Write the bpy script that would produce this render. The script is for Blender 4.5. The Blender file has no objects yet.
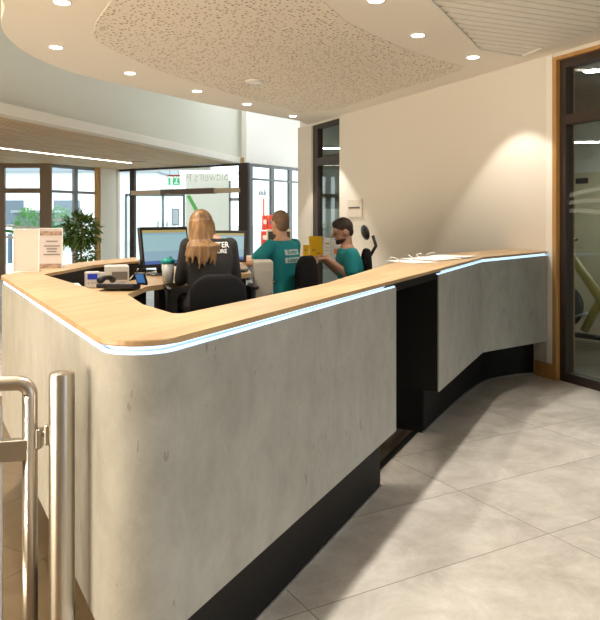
import bpy, bmesh, math, random
from mathutils import Vector, Matrix
from mathutils.bvhtree import BVHTree

random.seed(7)
C = bpy.context.scene.collection
PI = math.pi

# ------------------------------------------------------------------ camera, world, exposure
F, CX, HZ, EYE = 707.0, 300.0, 219.0, 1.38
cd = bpy.data.cameras.new('camera')
cam = bpy.data.objects.new('camera', cd)
C.objects.link(cam)
cam.location = (0, 0, EYE)
cam.rotation_euler = (PI / 2, 0, 0)
cd.sensor_width = 36
cd.lens = F / 620 * 36
cd.shift_y = -(310 - HZ) / 620
cd.clip_start = 0.05
cd.clip_end = 500
bpy.context.scene.camera = cam

w = bpy.data.worlds.new('world')
bpy.context.scene.world = w
w.use_nodes = True
bg = w.node_tree.nodes['Background']
bg.inputs[0].default_value = (0.86, 0.93, 1.0, 1)
bg.inputs[1].default_value = 3.2

vs = bpy.context.scene.view_settings
vs.view_transform = 'Standard'
vs.look = 'None'
vs.gamma = 1
vs.use_curve_mapping = False
vs.exposure = 0.0
# unseen warm fill added on the left to brighten ceiling, wall and counter side
hl = bpy.data.lights.new('hall_fill_light', 'AREA')
hl.shape = 'RECTANGLE'
hl.size, hl.size_y = 6.0, 1.6
hl.energy = 520
hl.color = (1.0, 0.83, 0.62)
ho = bpy.data.objects.new('hall_fill_light', hl)
C.objects.link(ho)
ho.location = (-5.6, 0.5, 0.9)
ho.rotation_euler = (Vector((0.3, 6.5, 3.4)) - ho.location).to_track_quat('-Z', 'Y').to_euler()
SPOT = 100.0          # watts of one downlight
WARM = (1.0, 0.92, 0.81)

ZC = 2.80            # ceiling
ZT = 2.65            # timber ceiling


def P(u, v, z):
    """point of the horizontal plane at height z seen at (u, v)"""
    y = F * (EYE - z) / (v - HZ)
    return Vector(((u - CX) / F * y, y, z))


def Q(u, v, y):
    """point at distance y seen at (u, v)"""
    return Vector(((u - CX) / F * y, y, EYE - (v - HZ) / F * y))


# ------------------------------------------------------------------ materials
MATS = {}


def mat(name, col=(0.8, 0.8, 0.8), rough=0.5, metal=0.0, emit=None, es=0.0, spec=0.5, bump=None, var=None, coat=0.0):
    """var=(scale, amount, stretch) noise colour variation; bump=(scale, strength)"""
    if name in MATS:
        return MATS[name]
    m = bpy.data.materials.new(name)
    m.use_nodes = True
    nt = m.node_tree
    b = nt.nodes['Principled BSDF']
    b.inputs['Base Color'].default_value = (*col, 1)
    b.inputs['Roughness'].default_value = rough
    b.inputs['Metallic'].default_value = metal
    b.inputs['Specular IOR Level'].default_value = spec
    b.inputs['Coat Weight'].default_value = coat
    if emit:
        b.inputs['Emission Color'].default_value = (*emit, 1)
        b.inputs['Emission Strength'].default_value = es
    tc = nt.nodes.new('ShaderNodeTexCoord')
    if var:
        sc, am, st = var
        mp = nt.nodes.new('ShaderNodeMapping')
        mp.inputs['Scale'].default_value = st
        nz = nt.nodes.new('ShaderNodeTexNoise')
        nz.inputs['Scale'].default_value = sc
        nz.inputs['Detail'].default_value = 6
        rp = nt.nodes.new('ShaderNodeMapRange')
        rp.inputs[1].default_value = 0.3
        rp.inputs[2].default_value = 0.7
        rp.inputs[3].default_value = 1 - am
        rp.inputs[4].default_value = 1 + am
        mx = nt.nodes.new('ShaderNodeMix')
        mx.data_type = 'RGBA'
        mx.blend_type = 'MULTIPLY'
        mx.inputs[0].default_value = 1
        mx.inputs[6].default_value = (*col, 1)
        nt.links.new(tc.outputs['Object'], mp.inputs[0])
        nt.links.new(mp.outputs[0], nz.inputs['Vector'])
        nt.links.new(nz.outputs[0], rp.inputs[0])
        nt.links.new(rp.outputs[0], mx.inputs[7])
        nt.links.new(mx.outputs[2], b.inputs['Base Color'])
    if bump:
        nz = nt.nodes.new('ShaderNodeTexNoise')
        nz.inputs['Scale'].default_value = bump[0]
        nz.inputs['Detail'].default_value = 4
        bp = nt.nodes.new('ShaderNodeBump')
        bp.inputs['Strength'].default_value = bump[1]
        bp.inputs['Distance'].default_value = 0.01
        nt.links.new(tc.outputs['Object'], nz.inputs['Vector'])
        nt.links.new(nz.outputs[0], bp.inputs['Height'])
        nt.links.new(bp.outputs[0], b.inputs['Normal'])
    MATS[name] = m
    return m


def glass_mat(name, tint=(0.93, 0.97, 0.96), refl=1.0):
    if name in MATS:
        return MATS[name]
    m = bpy.data.materials.new(name)
    m.use_nodes = True
    nt = m.node_tree
    nt.nodes.clear()
    out = nt.nodes.new('ShaderNodeOutputMaterial')
    tr = nt.nodes.new('ShaderNodeBsdfTransparent')
    tr.inputs[0].default_value = (*tint, 1)
    gl = nt.nodes.new('ShaderNodeBsdfGlossy')
    gl.inputs['Roughness'].default_value = 0.02
    gl.inputs[0].default_value = (refl, refl, refl, 1)
    fr = nt.nodes.new('ShaderNodeFresnel')
    fr.inputs[0].default_value = 1.5
    mx = nt.nodes.new('ShaderNodeMixShader')
    ge = nt.nodes.new('ShaderNodeNewGeometry')
    iv = math_node(nt, 'SUBTRACT', 1.0, ge.outputs['Backfacing'])
    nt.links.new(math_node(nt, 'MULTIPLY', fr.outputs[0], iv), mx.inputs[0])
    nt.links.new(tr.outputs[0], mx.inputs[1])
    nt.links.new(gl.outputs[0], mx.inputs[2])
    nt.links.new(mx.outputs[0], out.inputs[0])
    MATS[name] = m
    return m


def film_mat(name, col, alpha):
    """see-through printed film on glass"""
    m = bpy.data.materials.new(name)
    m.use_nodes = True
    b = m.node_tree.nodes['Principled BSDF']
    b.inputs['Base Color'].default_value = (*col, 1)
    b.inputs['Roughness'].default_value = 0.8
    b.inputs['Alpha'].default_value = alpha
    MATS[name] = m
    return m


def nodes_of(name, rough=0.5, spec=0.5):
    m = bpy.data.materials.new(name)
    m.use_nodes = True
    nt = m.node_tree
    b = nt.nodes['Principled BSDF']
    b.inputs['Roughness'].default_value = rough
    b.inputs['Specular IOR Level'].default_value = spec
    MATS[name] = m
    return m, nt, b


def math_node(nt, op, a, b=None):
    n = nt.nodes.new('ShaderNodeMath')
    n.operation = op
    for i, x in enumerate((a, b)):
        if x is None:
            continue
        if isinstance(x, (int, float)):
            n.inputs[i].default_value = x
        else:
            nt.links.new(x, n.inputs[i])
    return n.outputs[0]


def floor_material(name, dark, light, grout, ang, e1, o1, e2, o2):
    m, nt, b = nodes_of(name, 0.42, 0.35)
    tc = nt.nodes.new('ShaderNodeTexCoord')
    mp = nt.nodes.new('ShaderNodeMapping')
    mp.vector_type = 'POINT'
    mp.inputs['Rotation'].default_value = (0, 0, -ang)
    nt.links.new(tc.outputs['Object'], mp.inputs[0])
    sp = nt.nodes.new('ShaderNodeSeparateXYZ')
    nt.links.new(mp.outputs[0], sp.inputs[0])
    ax = math_node(nt, 'DIVIDE', math_node(nt, 'SUBTRACT', sp.outputs[0], o1), e1)
    ay = math_node(nt, 'DIVIDE', math_node(nt, 'SUBTRACT', sp.outputs[1], o2), e2)
    fx = math_node(nt, 'ABSOLUTE', math_node(nt, 'SUBTRACT', math_node(nt, 'FRACT', math_node(nt, 'ADD', ax, 0.5)), 0.5))
    fy = math_node(nt, 'ABSOLUTE', math_node(nt, 'SUBTRACT', math_node(nt, 'FRACT', math_node(nt, 'ADD', ay, 0.5)), 0.5))
    g = math_node(nt, 'MAXIMUM', math_node(nt, 'LESS_THAN', fx, 0.0022 / e1), math_node(nt, 'LESS_THAN', fy, 0.0022 / e2))
    cx = math_node(nt, 'FLOOR', ax)
    cy = math_node(nt, 'FLOOR', ay)
    cb = nt.nodes.new('ShaderNodeCombineXYZ')
    nt.links.new(cx, cb.inputs[0])
    nt.links.new(cy, cb.inputs[1])
    wn = nt.nodes.new('ShaderNodeTexWhiteNoise')
    nt.links.new(cb.outputs[0], wn.inputs['Vector'])
    # per tile offset so the cloudy marking breaks at the joints
    vm = nt.nodes.new('ShaderNodeVectorMath')
    vm.operation = 'MULTIPLY_ADD'
    nt.links.new(wn.outputs['Color'], vm.inputs[0])
    vm.inputs[1].default_value = (9, 9, 9)
    nt.links.new(mp.outputs[0], vm.inputs[2])
    n1 = nt.nodes.new('ShaderNodeTexNoise')
    n1.inputs['Scale'].default_value = 3.2
    n1.inputs['Detail'].default_value = 10
    n1.inputs['Roughness'].default_value = 0.72
    n1.inputs['Distortion'].default_value = 0.4
    nt.links.new(vm.outputs[0], n1.inputs['Vector'])
    rp = nt.nodes.new('ShaderNodeValToRGB')
    rp.color_ramp.elements[0].position = 0.3
    rp.color_ramp.elements[0].color = (*dark, 1)
    rp.color_ramp.elements[1].position = 0.68
    rp.color_ramp.elements[1].color = (*light, 1)
    nt.links.new(n1.outputs[0], rp.inputs[0])
    mx = nt.nodes.new('ShaderNodeMix')
    mx.data_type = 'RGBA'
    nt.links.new(g, mx.inputs[0])
    nt.links.new(rp.outputs[0], mx.inputs[6])
    mx.inputs[7].default_value = (*grout, 1)
    nt.links.new(mx.outputs[2], b.inputs['Base Color'])
    return m


def perforated_material():
    m, nt, b = nodes_of('perforated_plaster', 0.8, 0.2)
    tc = nt.nodes.new('ShaderNodeTexCoord')
    mp = nt.nodes.new('ShaderNodeMapping')
    mp.inputs['Rotation'].default_value = (0, 0, 0.52)
    nt.links.new(tc.outputs['Object'], mp.inputs[0])
    vo = nt.nodes.new('ShaderNodeTexVoronoi')
    vo.voronoi_dimensions = '2D'
    vo.distance = 'CHEBYCHEV'
    vo.inputs['Scale'].default_value = 27
    vo.inputs['Randomness'].default_value = 0.85
    nt.links.new(mp.outputs[0], vo.inputs['Vector'])
    sp = nt.nodes.new('ShaderNodeSeparateColor')
    nt.links.new(vo.outputs['Color'], sp.inputs[0])
    th = math_node(nt, 'MULTIPLY', sp.outputs[0], 0.27)
    hole = math_node(nt, 'LESS_THAN', vo.outputs['Distance'], th)
    mx = nt.nodes.new('ShaderNodeMix')
    mx.data_type = 'RGBA'
    nt.links.new(hole, mx.inputs[0])
    mx.inputs[6].default_value = (0.87, 0.82, 0.73, 1)
    mx.inputs[7].default_value = (0.30, 0.23, 0.155, 1)
    nt.links.new(mx.outputs[2], b.inputs['Base Color'])
    return m


def wood_material(name, a, bcol, ang=0.0, scale=(3, 60, 3), rough=0.4):
    m, nt, b = nodes_of(name, rough, 0.4)
    tc = nt.nodes.new('ShaderNodeTexCoord')
    mp = nt.nodes.new('ShaderNodeMapping')
    mp.inputs['Rotation'].default_value = (0, 0, -ang)
    m2 = nt.nodes.new('ShaderNodeMapping')
    m2.inputs['Scale'].default_value = scale
    nt.links.new(tc.outputs['Object'], mp.inputs[0])
    nt.links.new(mp.outputs[0], m2.inputs[0])
    nz = nt.nodes.new('ShaderNodeTexNoise')
    nz.inputs['Scale'].default_value = 1
    nz.inputs['Detail'].default_value = 5
    nt.links.new(m2.outputs[0], nz.inputs['Vector'])
    rp = nt.nodes.new('ShaderNodeValToRGB')
    rp.color_ramp.elements[0].position = 0.32
    rp.color_ramp.elements[0].color = (*a, 1)
    rp.color_ramp.elements[1].position = 0.66
    rp.color_ramp.elements[1].color = (*bcol, 1)
    nt.links.new(nz.outputs[0], rp.inputs[0])
    nt.links.new(rp.outputs[0], b.inputs['Base Color'])
    return m


def slat_timber_material():
    """timber battens over black: fine dark lines"""
    m, nt, b = nodes_of('timber_battens', 0.6, 0.3)
    tc = nt.nodes.new('ShaderNodeTexCoord')
    mp = nt.nodes.new('ShaderNodeMapping')
    mp.inputs['Rotation'].default_value = (0, 0, -1.28)
    nt.links.new(tc.outputs['Object'], mp.inputs[0])
    sp = nt.nodes.new('ShaderNodeSeparateXYZ')
    nt.links.new(mp.outputs[0], sp.inputs[0])
    fr = math_node(nt, 'FRACT', math_node(nt, 'MULTIPLY', sp.outputs[1], 11.0))
    gap = math_node(nt, 'LESS_THAN', fr, 0.22)
    m2 = nt.nodes.new('ShaderNodeMapping')
    m2.inputs['Scale'].default_value = (1.2, 14, 1)
    nt.links.new(mp.outputs[0], m2.inputs[0])
    nz = nt.nodes.new('ShaderNodeTexNoise')
    nz.inputs['Scale'].default_value = 1.0
    nt.links.new(m2.outputs[0], nz.inputs['Vector'])
    rp = nt.nodes.new('ShaderNodeValToRGB')
    rp.color_ramp.elements[0].position = 0.3
    rp.color_ramp.elements[0].color = (0.66, 0.45, 0.24, 1)
    rp.color_ramp.elements[1].position = 0.7
    rp.color_ramp.elements[1].color = (0.88, 0.66, 0.39, 1)
    nt.links.new(nz.outputs[0], rp.inputs[0])
    mx = nt.nodes.new('ShaderNodeMix')
    mx.data_type = 'RGBA'
    nt.links.new(gap, mx.inputs[0])
    nt.links.new(rp.outputs[0], mx.inputs[6])
    mx.inputs[7].default_value = (0.16, 0.11, 0.06, 1)
    nt.links.new(mx.outputs[2], b.inputs['Base Color'])
    return m


def concrete_material():
    """microcement cladding: mottled, with trowel marks and small pits"""
    m, nt, b = nodes_of('microcement', 0.55, 0.35)
    tc = nt.nodes.new('ShaderNodeTexCoord')
    mp = nt.nodes.new('ShaderNodeMapping')
    mp.inputs['Scale'].default_value = (1, 1, 0.7)
    nt.links.new(tc.outputs['Object'], mp.inputs[0])
    n1 = nt.nodes.new('ShaderNodeTexNoise')
    n1.inputs['Scale'].default_value = 7
    n1.inputs['Detail'].default_value = 10
    n1.inputs['Roughness'].default_value = 0.74
    n1.inputs['Distortion'].default_value = 0.25
    nt.links.new(mp.outputs[0], n1.inputs['Vector'])
    rp = nt.nodes.new('ShaderNodeValToRGB')
    rp.color_ramp.elements[0].position = 0.3
    rp.color_ramp.elements[0].color = (0.29, 0.285, 0.25, 1)
    rp.color_ramp.elements[1].position = 0.7
    rp.color_ramp.elements[1].color = (0.41, 0.405, 0.365, 1)
    nt.links.new(n1.outputs[0], rp.inputs[0])
    n2 = nt.nodes.new('ShaderNodeTexNoise')
    n2.inputs['Scale'].default_value = 34
    n2.inputs['Detail'].default_value = 3
    mp2 = nt.nodes.new('ShaderNodeMapping')
    mp2.inputs['Scale'].default_value = (1, 1, 0.4)
    nt.links.new(tc.outputs['Object'], mp2.inputs[0])
    nt.links.new(mp2.outputs[0], n2.inputs['Vector'])
    pit = math_node(nt, 'LESS_THAN', n2.outputs[0], 0.30)
    pit = math_node(nt, 'MULTIPLY', pit, 0.45)
    mx = nt.nodes.new('ShaderNodeMix')
    mx.data_type = 'RGBA'
    nt.links.new(pit, mx.inputs[0])
    nt.links.new(rp.outputs[0], mx.inputs[6])
    mx.inputs[7].default_value = (0.15, 0.14, 0.115, 1)
    nt.links.new(mx.outputs[2], b.inputs['Base Color'])
    bp = nt.nodes.new('ShaderNodeBump')
    bp.inputs['Strength'].default_value = 0.12
    bp.inputs['Distance'].default_value = 0.01
    nt.links.new(n1.outputs[0], bp.inputs['Height'])
    nt.links.new(bp.outputs[0], b.inputs['Normal'])
    return m


M_plaster = mat('cream_plaster', (0.77, 0.735, 0.67), 0.75, bump=(60, 0.03))
M_ceil = mat('white_ceiling_paint', (0.90, 0.86, 0.78), 0.8)
M_bulk = mat('bulkhead_paint', (0.66, 0.64, 0.53), 0.8)
M_floor = floor_material('grey_stone_tiles', (0.37, 0.338, 0.295), (0.66, 0.63, 0.58), (0.20, 0.17, 0.135), math.radians(29.8), 1.22, 1.265, 0.5645, 2.149)
M_floor2 = floor_material('brown_vinyl_tiles', (0.15, 0.10, 0.052), (0.235, 0.165, 0.092), (0.10, 0.065, 0.033), math.radians(-29), 0.6, 0.1, 0.6, 0.2)
M_perf = perforated_material()
M_oak = wood_material('oak_worktop', (0.43, 0.28, 0.145), (0.55, 0.385, 0.21), math.radians(65), (2.2, 26, 4), 0.33)
M_oakd = wood_material('oak_trim', (0.42, 0.22, 0.07), (0.56, 0.32, 0.11), 0, (40, 40, 2), 0.45)
M_batten = slat_timber_material()
M_conc = concrete_material()
M_black = mat('black_laminate', (0.008, 0.0075, 0.007), 0.55, spec=0.25)
M_steel = mat('brushed_steel', (0.52, 0.48, 0.42), 0.3, 1.0, bump=(120, 0.02))
M_alu = mat('aluminium_trim', (0.55, 0.56, 0.58), 0.35, 1.0)
M_led = mat('led_light', (0.9, 0.95, 1), 0.5, emit=(0.45, 0.70, 1.0), es=1.25)
M_lamp = mat('lamp_lens', (1, 1, 1), 0.5, emit=(1.0, 0.93, 0.80), es=14.0)
M_lampw = mat('linear_lamp', (1, 1, 1), 0.5, emit=(1.0, 0.88, 0.70), es=9.0)
M_white = mat('white_plastic', (0.78, 0.77, 0.73), 0.4)
M_brown = mat('dark_brown_frame', (0.038, 0.026, 0.02), 0.45)
M_brownl = mat('brown_frame', (0.22, 0.155, 0.105), 0.5)
M_greyf = mat('grey_metal_frame', (0.20, 0.215, 0.225), 0.45)
M_glass = glass_mat('clear_glass')
M_glassd = glass_mat('door_glass', (0.90, 0.95, 0.93))
M_blackp = mat('black_plastic', (0.018, 0.018, 0.02), 0.4)
M_fabric = mat('black_fabric', (0.008, 0.008, 0.009), 0.9, spec=0.2)
M_paper = mat('paper', (0.88, 0.87, 0.84), 0.7)
M_skin = mat('skin', (0.62, 0.36, 0.25), 0.5)
M_skind = mat('skin_tanned', (0.47, 0.255, 0.165), 0.5)
M_teal = mat('teal_polo', (0.005, 0.235, 0.265), 0.8, bump=(35, 0.15))
M_hoodie = mat('black_hoodie', (0.018, 0.017, 0.018), 0.85, bump=(25, 0.2))
M_trouser = mat('black_trousers', (0.015, 0.015, 0.017), 0.85)
M_print = mat('white_print', (0.78, 0.78, 0.76), 0.7)


# ------------------------------------------------------------------ mesh builder
class MB:
    def __init__(self):
        self.bm = bmesh.new()

    def box(self, c, size, rz=0.0, bevel=0.0, rx=0.0, ry=0.0):
        r = bmesh.ops.create_cube(self.bm, size=1)
        M = Matrix.Translation(Vector(c)) @ Matrix.Rotation(rz, 4, 'Z') @ Matrix.Rotation(ry, 4, 'Y') @ Matrix.Rotation(rx, 4, 'X') @ Matrix.Diagonal((*size, 1))
        bmesh.ops.transform(self.bm, matrix=M, verts=r['verts'])
        if bevel:
            es = set()
            for v in r['verts']:
                es.update(v.link_edges)
            bmesh.ops.bevel(self.bm, geom=list(es), offset=bevel, segments=3, profile=0.5, affect='EDGES')
        return self

    def prism(self, pts, z0, z1, bevel=0.0):
        a = [self.bm.verts.new((p[0], p[1], z0)) for p in pts]
        b = [self.bm.verts.new((p[0], p[1], z1)) for p in pts]
        n = len(pts)
        fs = [self.bm.faces.new(b), self.bm.faces.new(a[::-1])]
        for i in range(n):
            self.bm.faces.new((a[i], a[(i + 1) % n], b[(i + 1) % n], b[i]))
        if bevel:
            es = list(fs[0].edges) + list(fs[1].edges)
            bmesh.ops.bevel(self.bm, geom=es, offset=bevel, segments=2, profile=0.5, affect='EDGES')
        return self

    def ribbon(self, outer, inner, z0, z1):
        """solid strip between two plan polylines of equal length"""
        n = len(outer)
        V = [[self.bm.verts.new((p[0], p[1], z)) for p in pl] for pl in (outer, inner) for z in (z0, z1)]
        o0, o1, i0, i1 = V
        for k in range(n - 1):
            self.bm.faces.new((o0[k], o0[k + 1], o1[k + 1], o1[k]))
            self.bm.faces.new((i0[k + 1], i0[k], i1[k], i1[k + 1]))
            self.bm.faces.new((o1[k], o1[k + 1], i1[k + 1], i1[k]))
            self.bm.faces.new((o0[k + 1], o0[k], i0[k], i0[k + 1]))
        self.bm.faces.new((o0[0], o1[0], i1[0], i0[0]))
        self.bm.faces.new((o0[-1], i0[-1], i1[-1], o1[-1]))
        return self

    def tube(self, pts, r, seg=12, cap=True):
        pts = [Vector(p) for p in pts]
        rs = r if isinstance(r, (list, tuple)) else [r] * len(pts)
        rings = []
        t0 = (pts[1] - pts[0]).normalized()
        up = Vector((0, 0, 1)) if abs(t0.z) < 0.9 else Vector((0, 1, 0))
        nrm = t0.cross(up).normalized()
        for i, p in enumerate(pts):
            t = (pts[min(i + 1, len(pts) - 1)] - pts[max(i - 1, 0)]).normalized()
            nrm = (nrm - t * nrm.dot(t)).normalized()
            bn = t.cross(nrm)
            rings.append([self.bm.verts.new(p + (nrm * math.cos(2 * PI * k / seg) + bn * math.sin(2 * PI * k / seg)) * rs[i]) for k in range(seg)])
        for a, b in zip(rings, rings[1:]):
            for k in range(seg):
                self.bm.faces.new((a[k], a[(k + 1) % seg], b[(k + 1) % seg], b[k]))
        if cap:
            self.bm.faces.new(rings[0][::-1])
            self.bm.faces.new(rings[-1])
        return self

    def capsule(self, a, b, ra, rb, seg=14):
        """tapered limb with round ends"""
        a, b = Vector(a), Vector(b)
        d = (b - a)
        L = d.length
        t = d / L if L > 1e-6 else Vector((0, 0, 1))
        pts, rs = [], []
        for k in range(5):
            th = PI / 2 * (1 - k / 4)
            pts.append(a - t * ra * math.sin(th) * 0.999)
            rs.append(max(ra * math.cos(th), ra * 0.05))
        for k in range(1, 5):
            th = PI / 2 * k / 4
            pts.append(b + t * rb * math.sin(th) * 0.999)
            rs.append(max(rb * math.cos(th), rb * 0.05))
        pts.insert(5, b)
        rs.insert(5, rb)
        return self.tube(pts, rs, seg)

    def chain(self, pts, rs, seg=14):
        for (p, q), (r0, r1) in zip(zip(pts, pts[1:]), zip(rs, rs[1:])):
            self.capsule(p, q, r0, r1, seg)
        return self

    def ell(self, c, r, M=None, u=20, v=14):
        q = bmesh.ops.create_uvsphere(self.bm, u_segments=u, v_segments=v, radius=1)
        T = Matrix.Translation(Vector(c)) @ (M.to_4x4() if M else Matrix.Identity(4)) @ Matrix.Diagonal((*r, 1))
        bmesh.ops.transform(self.bm, matrix=T, verts=q['verts'])
        return self

    def loft(self, secs, seg=24):
        """secs: (cx, cy, z, rx, ry)"""
        rings = []
        for cx, cy, z, rx, ry in secs:
            ring = []
            for k in range(seg):
                a = 2 * PI * k / seg
                ca, sa = math.cos(a), math.sin(a)
                e = 0.85
                ring.append(self.bm.verts.new((cx + rx * math.copysign(abs(ca) ** e, ca), cy + ry * math.copysign(abs(sa) ** e, sa), z)))
            rings.append(ring)
        for a, b in zip(rings, rings[1:]):
            for k in range(seg):
                self.bm.faces.new((a[k], a[(k + 1) % seg], b[(k + 1) % seg], b[k]))
        self.bm.faces.new(rings[0][::-1])
        self.bm.faces.new(rings[-1])
        return self

    def lathe(self, prof, c=(0, 0, 0), seg=28):
        rings = []
        for r, z in prof:
            rings.append([self.bm.verts.new((c[0] + r * math.cos(2 * PI * k / seg), c[1] + r * math.sin(2 * PI * k / seg), c[2] + z)) for k in range(seg)])
        for a, b in zip(rings, rings[1:]):
            for k in range(seg):
                self.bm.faces.new((a[k], a[(k + 1) % seg], b[(k + 1) % seg], b[k]))
        self.bm.faces.new(rings[0][::-1])
        self.bm.faces.new(rings[-1])
        return self

    def quad(self, pts):
        self.bm.faces.new([self.bm.verts.new(p) for p in pts])
        return self

    def xf(self, M):
        bmesh.ops.transform(self.bm, matrix=M, verts=self.bm.verts)
        return self

    def mesh(self, name, smooth=False):
        bmesh.ops.recalc_face_normals(self.bm, faces=self.bm.faces)
        me = bpy.data.meshes.new(name)
        self.bm.to_mesh(me)
        self.bm.free()
        if smooth:
            for p in me.polygons:
                p.use_smooth = True
        return me

    def build(self, name, m, parent=None, smooth=False, label=None):
        me = self.mesh(name, smooth)
        for x in (m if isinstance(m, (list, tuple)) else [m]):
            me.materials.append(x)
        o = bpy.data.objects.new(name, me)
        C.objects.link(o)
        if parent:
            o.parent = parent
        if label:
            o['label'] = label
        if smooth == 'auto':
            auto(o)
        return o

    def fuse(self, name, m, parent, vox=0.008, sm=4, label=None):
        """weld everything into one continuous skin"""
        me = self.mesh(name)
        o = bpy.data.objects.new(name, me)
        C.objects.link(o)
        md = o.modifiers.new('r', 'REMESH')
        md.mode = 'VOXEL'
        md.voxel_size = vox
        s = o.modifiers.new('s', 'SMOOTH')
        s.iterations = sm
        s.factor = 0.5
        dg = bpy.context.evaluated_depsgraph_get()
        me2 = bpy.data.meshes.new_from_object(o.evaluated_get(dg))
        o.modifiers.clear()
        o.data = me2
        me2.name = name
        for p in me2.polygons:
            p.use_smooth = True
        me2.materials.clear()
        me2.materials.append(m)
        if parent:
            o.parent = parent
        if label:
            o['label'] = label
        return o


def auto(o, ang=40):
    me = o.data
    me.set_sharp_from_angle(angle=math.radians(ang))


def struct(o):
    o['kind'] = 'structure'
    return o


def thing(name, label, cat, loc=(0, 0, 0), rz=0.0, group=None):
    o = bpy.data.objects.new(name, None)
    o.empty_display_size = 0.1
    C.objects.link(o)
    o.location = loc
    o.rotation_euler = (0, 0, rz)
    o['label'] = label
    o['category'] = cat
    if group:
        o['group'] = group
    return o


def tag(o, label, cat, group=None):
    o['label'] = label
    o['category'] = cat
    if group:
        o['group'] = group
    return o


def dup(root, loc, rz, label, group=None):
    r = root.copy()
    C.objects.link(r)
    r.location = loc
    r.rotation_euler = (0, 0, rz)
    r['label'] = label
    if group:
        r['group'] = group
    for ch in list(root.children):
        c = ch.copy()
        C.objects.link(c)
        c.parent = r
        for g in list(ch.children):
            d = g.copy()
            C.objects.link(d)
            d.parent = c
    return r


def text_mesh(body, size, bold=False):
    cu = bpy.data.curves.new('t', 'FONT')
    cu.body = body
    cu.size = size
    cu.align_x = 'CENTER'
    cu.align_y = 'CENTER'
    cu.resolution_u = 3
    cu.offset = size * (0.02 if bold else 0.0)
    o = bpy.data.objects.new('t', cu)
    C.objects.link(o)
    dg = bpy.context.evaluated_depsgraph_get()
    me = bpy.data.meshes.new_from_object(o.evaluated_get(dg))
    bpy.data.objects.remove(o)
    return me


def text_obj(name, body, size, M, m, parent=None, bold=False):
    me = text_mesh(body, size, bold)
    me.transform(M)
    me.materials.clear()
    me.materials.append(m)
    o = bpy.data.objects.new(name, me)
    C.objects.link(o)
    if parent:
        o.parent = parent
    return o


def frame_M(origin, right, up):
    r = Vector(right).normalized()
    u = Vector(up).normalized()
    n = r.cross(u)
    M = Matrix((r, u, n)).transposed().to_4x4()
    M.translation = Vector(origin)
    return M


def smooth_path(pts, n=8):
    """Catmull-Rom through plan points"""
    pts = [Vector((p[0], p[1])) for p in pts]
    out = []
    for i in range(len(pts) - 1):
        p0 = pts[max(i - 1, 0)]
        p1, p2 = pts[i], pts[i + 1]
        p3 = pts[min(i + 2, len(pts) - 1)]
        for k in range(n):
            t = k / n
            out.append(0.5 * ((2 * p1) + (p2 - p0) * t + (2 * p0 - 5 * p1 + 4 * p2 - p3) * t * t + (3 * p1 - p0 - 3 * p2 + p3) * t ** 3))
    out.append(pts[-1])
    return out


def fillet(pts, radii, n=10):
    """round the inner corners of an open plan polyline"""
    pts = [Vector((p[0], p[1])) for p in pts]
    out = [pts[0]]
    for i in range(1, len(pts) - 1):
        p, r = pts[i], radii[i - 1]
        if r <= 0:
            out.append(p)
            continue
        a = (pts[i - 1] - p).normalized()
        b = (pts[i + 1] - p).normalized()
        ang = a.angle(b)
        t = r / math.tan(ang / 2)
        c = p + (a + b).normalized() * (r / math.sin(ang / 2))
        s, e = p + a * t - c, p + b * t - c
        a0 = math.atan2(s.y, s.x)
        a1 = math.atan2(e.y, e.x)
        da = (a1 - a0 + PI) % (2 * PI) - PI
        for k in range(n + 1):
            q = a0 + da * k / n
            out.append(c + Vector((math.cos(q), math.sin(q))) * r)
    out.append(pts[-1])
    return out


def offset(pts, d):
    """shift an open plan polyline by d to its left"""
    out = []
    n = len(pts)
    for i in range(n):
        t1 = (pts[i] - pts[i - 1]).normalized() if i else None
        t2 = (pts[i + 1] - pts[i]).normalized() if i < n - 1 else None
        if t1 is None:
            t1 = t2
        if t2 is None:
            t2 = t1
        n1 = Vector((-t1.y, t1.x))
        n2 = Vector((-t2.y, t2.x))
        m = (n1 + n2).normalized()
        out.append(pts[i] + m * (d / max(m.dot(n1), 0.4)))
    return out


def cut(path, p, after=True):
    """part of the path after / before the nearest point to p (point inserted)"""
    p = Vector((p[0], p[1]))
    best = None
    for i in range(len(path) - 1):
        a, b = path[i], path[i + 1]
        t = max(0, min(1, (p - a).dot(b - a) / max((b - a).length_squared, 1e-9)))
        q = a + (b - a) * t
        d = (q - p).length
        if best is None or d < best[0]:
            best = (d, i, q)
    _, i, q = best
    if after:
        return [q] + [x for x in path[i + 1:] if (x - q).length > 1e-4]
    return [x for x in path[:i + 1] if (x - q).length > 1e-4] + [q]


# ================================================================== THE SETTING
# right-hand wall: origin A, running along DW (towards the camera), room side normal NW
A = Vector((2.149, 6.15, 0))
DW = Vector((0.408, -0.913, 0)).normalized()
NW = Vector((-DW.y, DW.x, 0)) * -1      # (-0.913,-0.408)
MW = Matrix((DW, -NW, Vector((0, 0, 1)))).transposed().to_4x4()
MW.translation = A


def wp(s, d, z):
    """s along the wall, d towards the room, z up"""
    return A + DW * s + NW * d + Vector((0, 0, z))


def wall_box(mb, s0, s1, d0, d1, z0, z1, bevel=0.0):
    c = wp((s0 + s1) / 2, (d0 + d1) / 2, (z0 + z1) / 2)
    mb.box(c, (abs(s1 - s0), abs(d1 - d0), abs(z1 - z0)), math.atan2(DW.y, DW.x), bevel)


def wall_seg(mb, a, b, th, z0, z1):
    a, b = Vector((a[0], a[1], 0)), Vector((b[0], b[1], 0))
    d = b - a
    m = (a + b) / 2
    mb.box((m.x, m.y, (z0 + z1) / 2), (d.length, th, z1 - z0), math.atan2(d.y, d.x))


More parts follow.
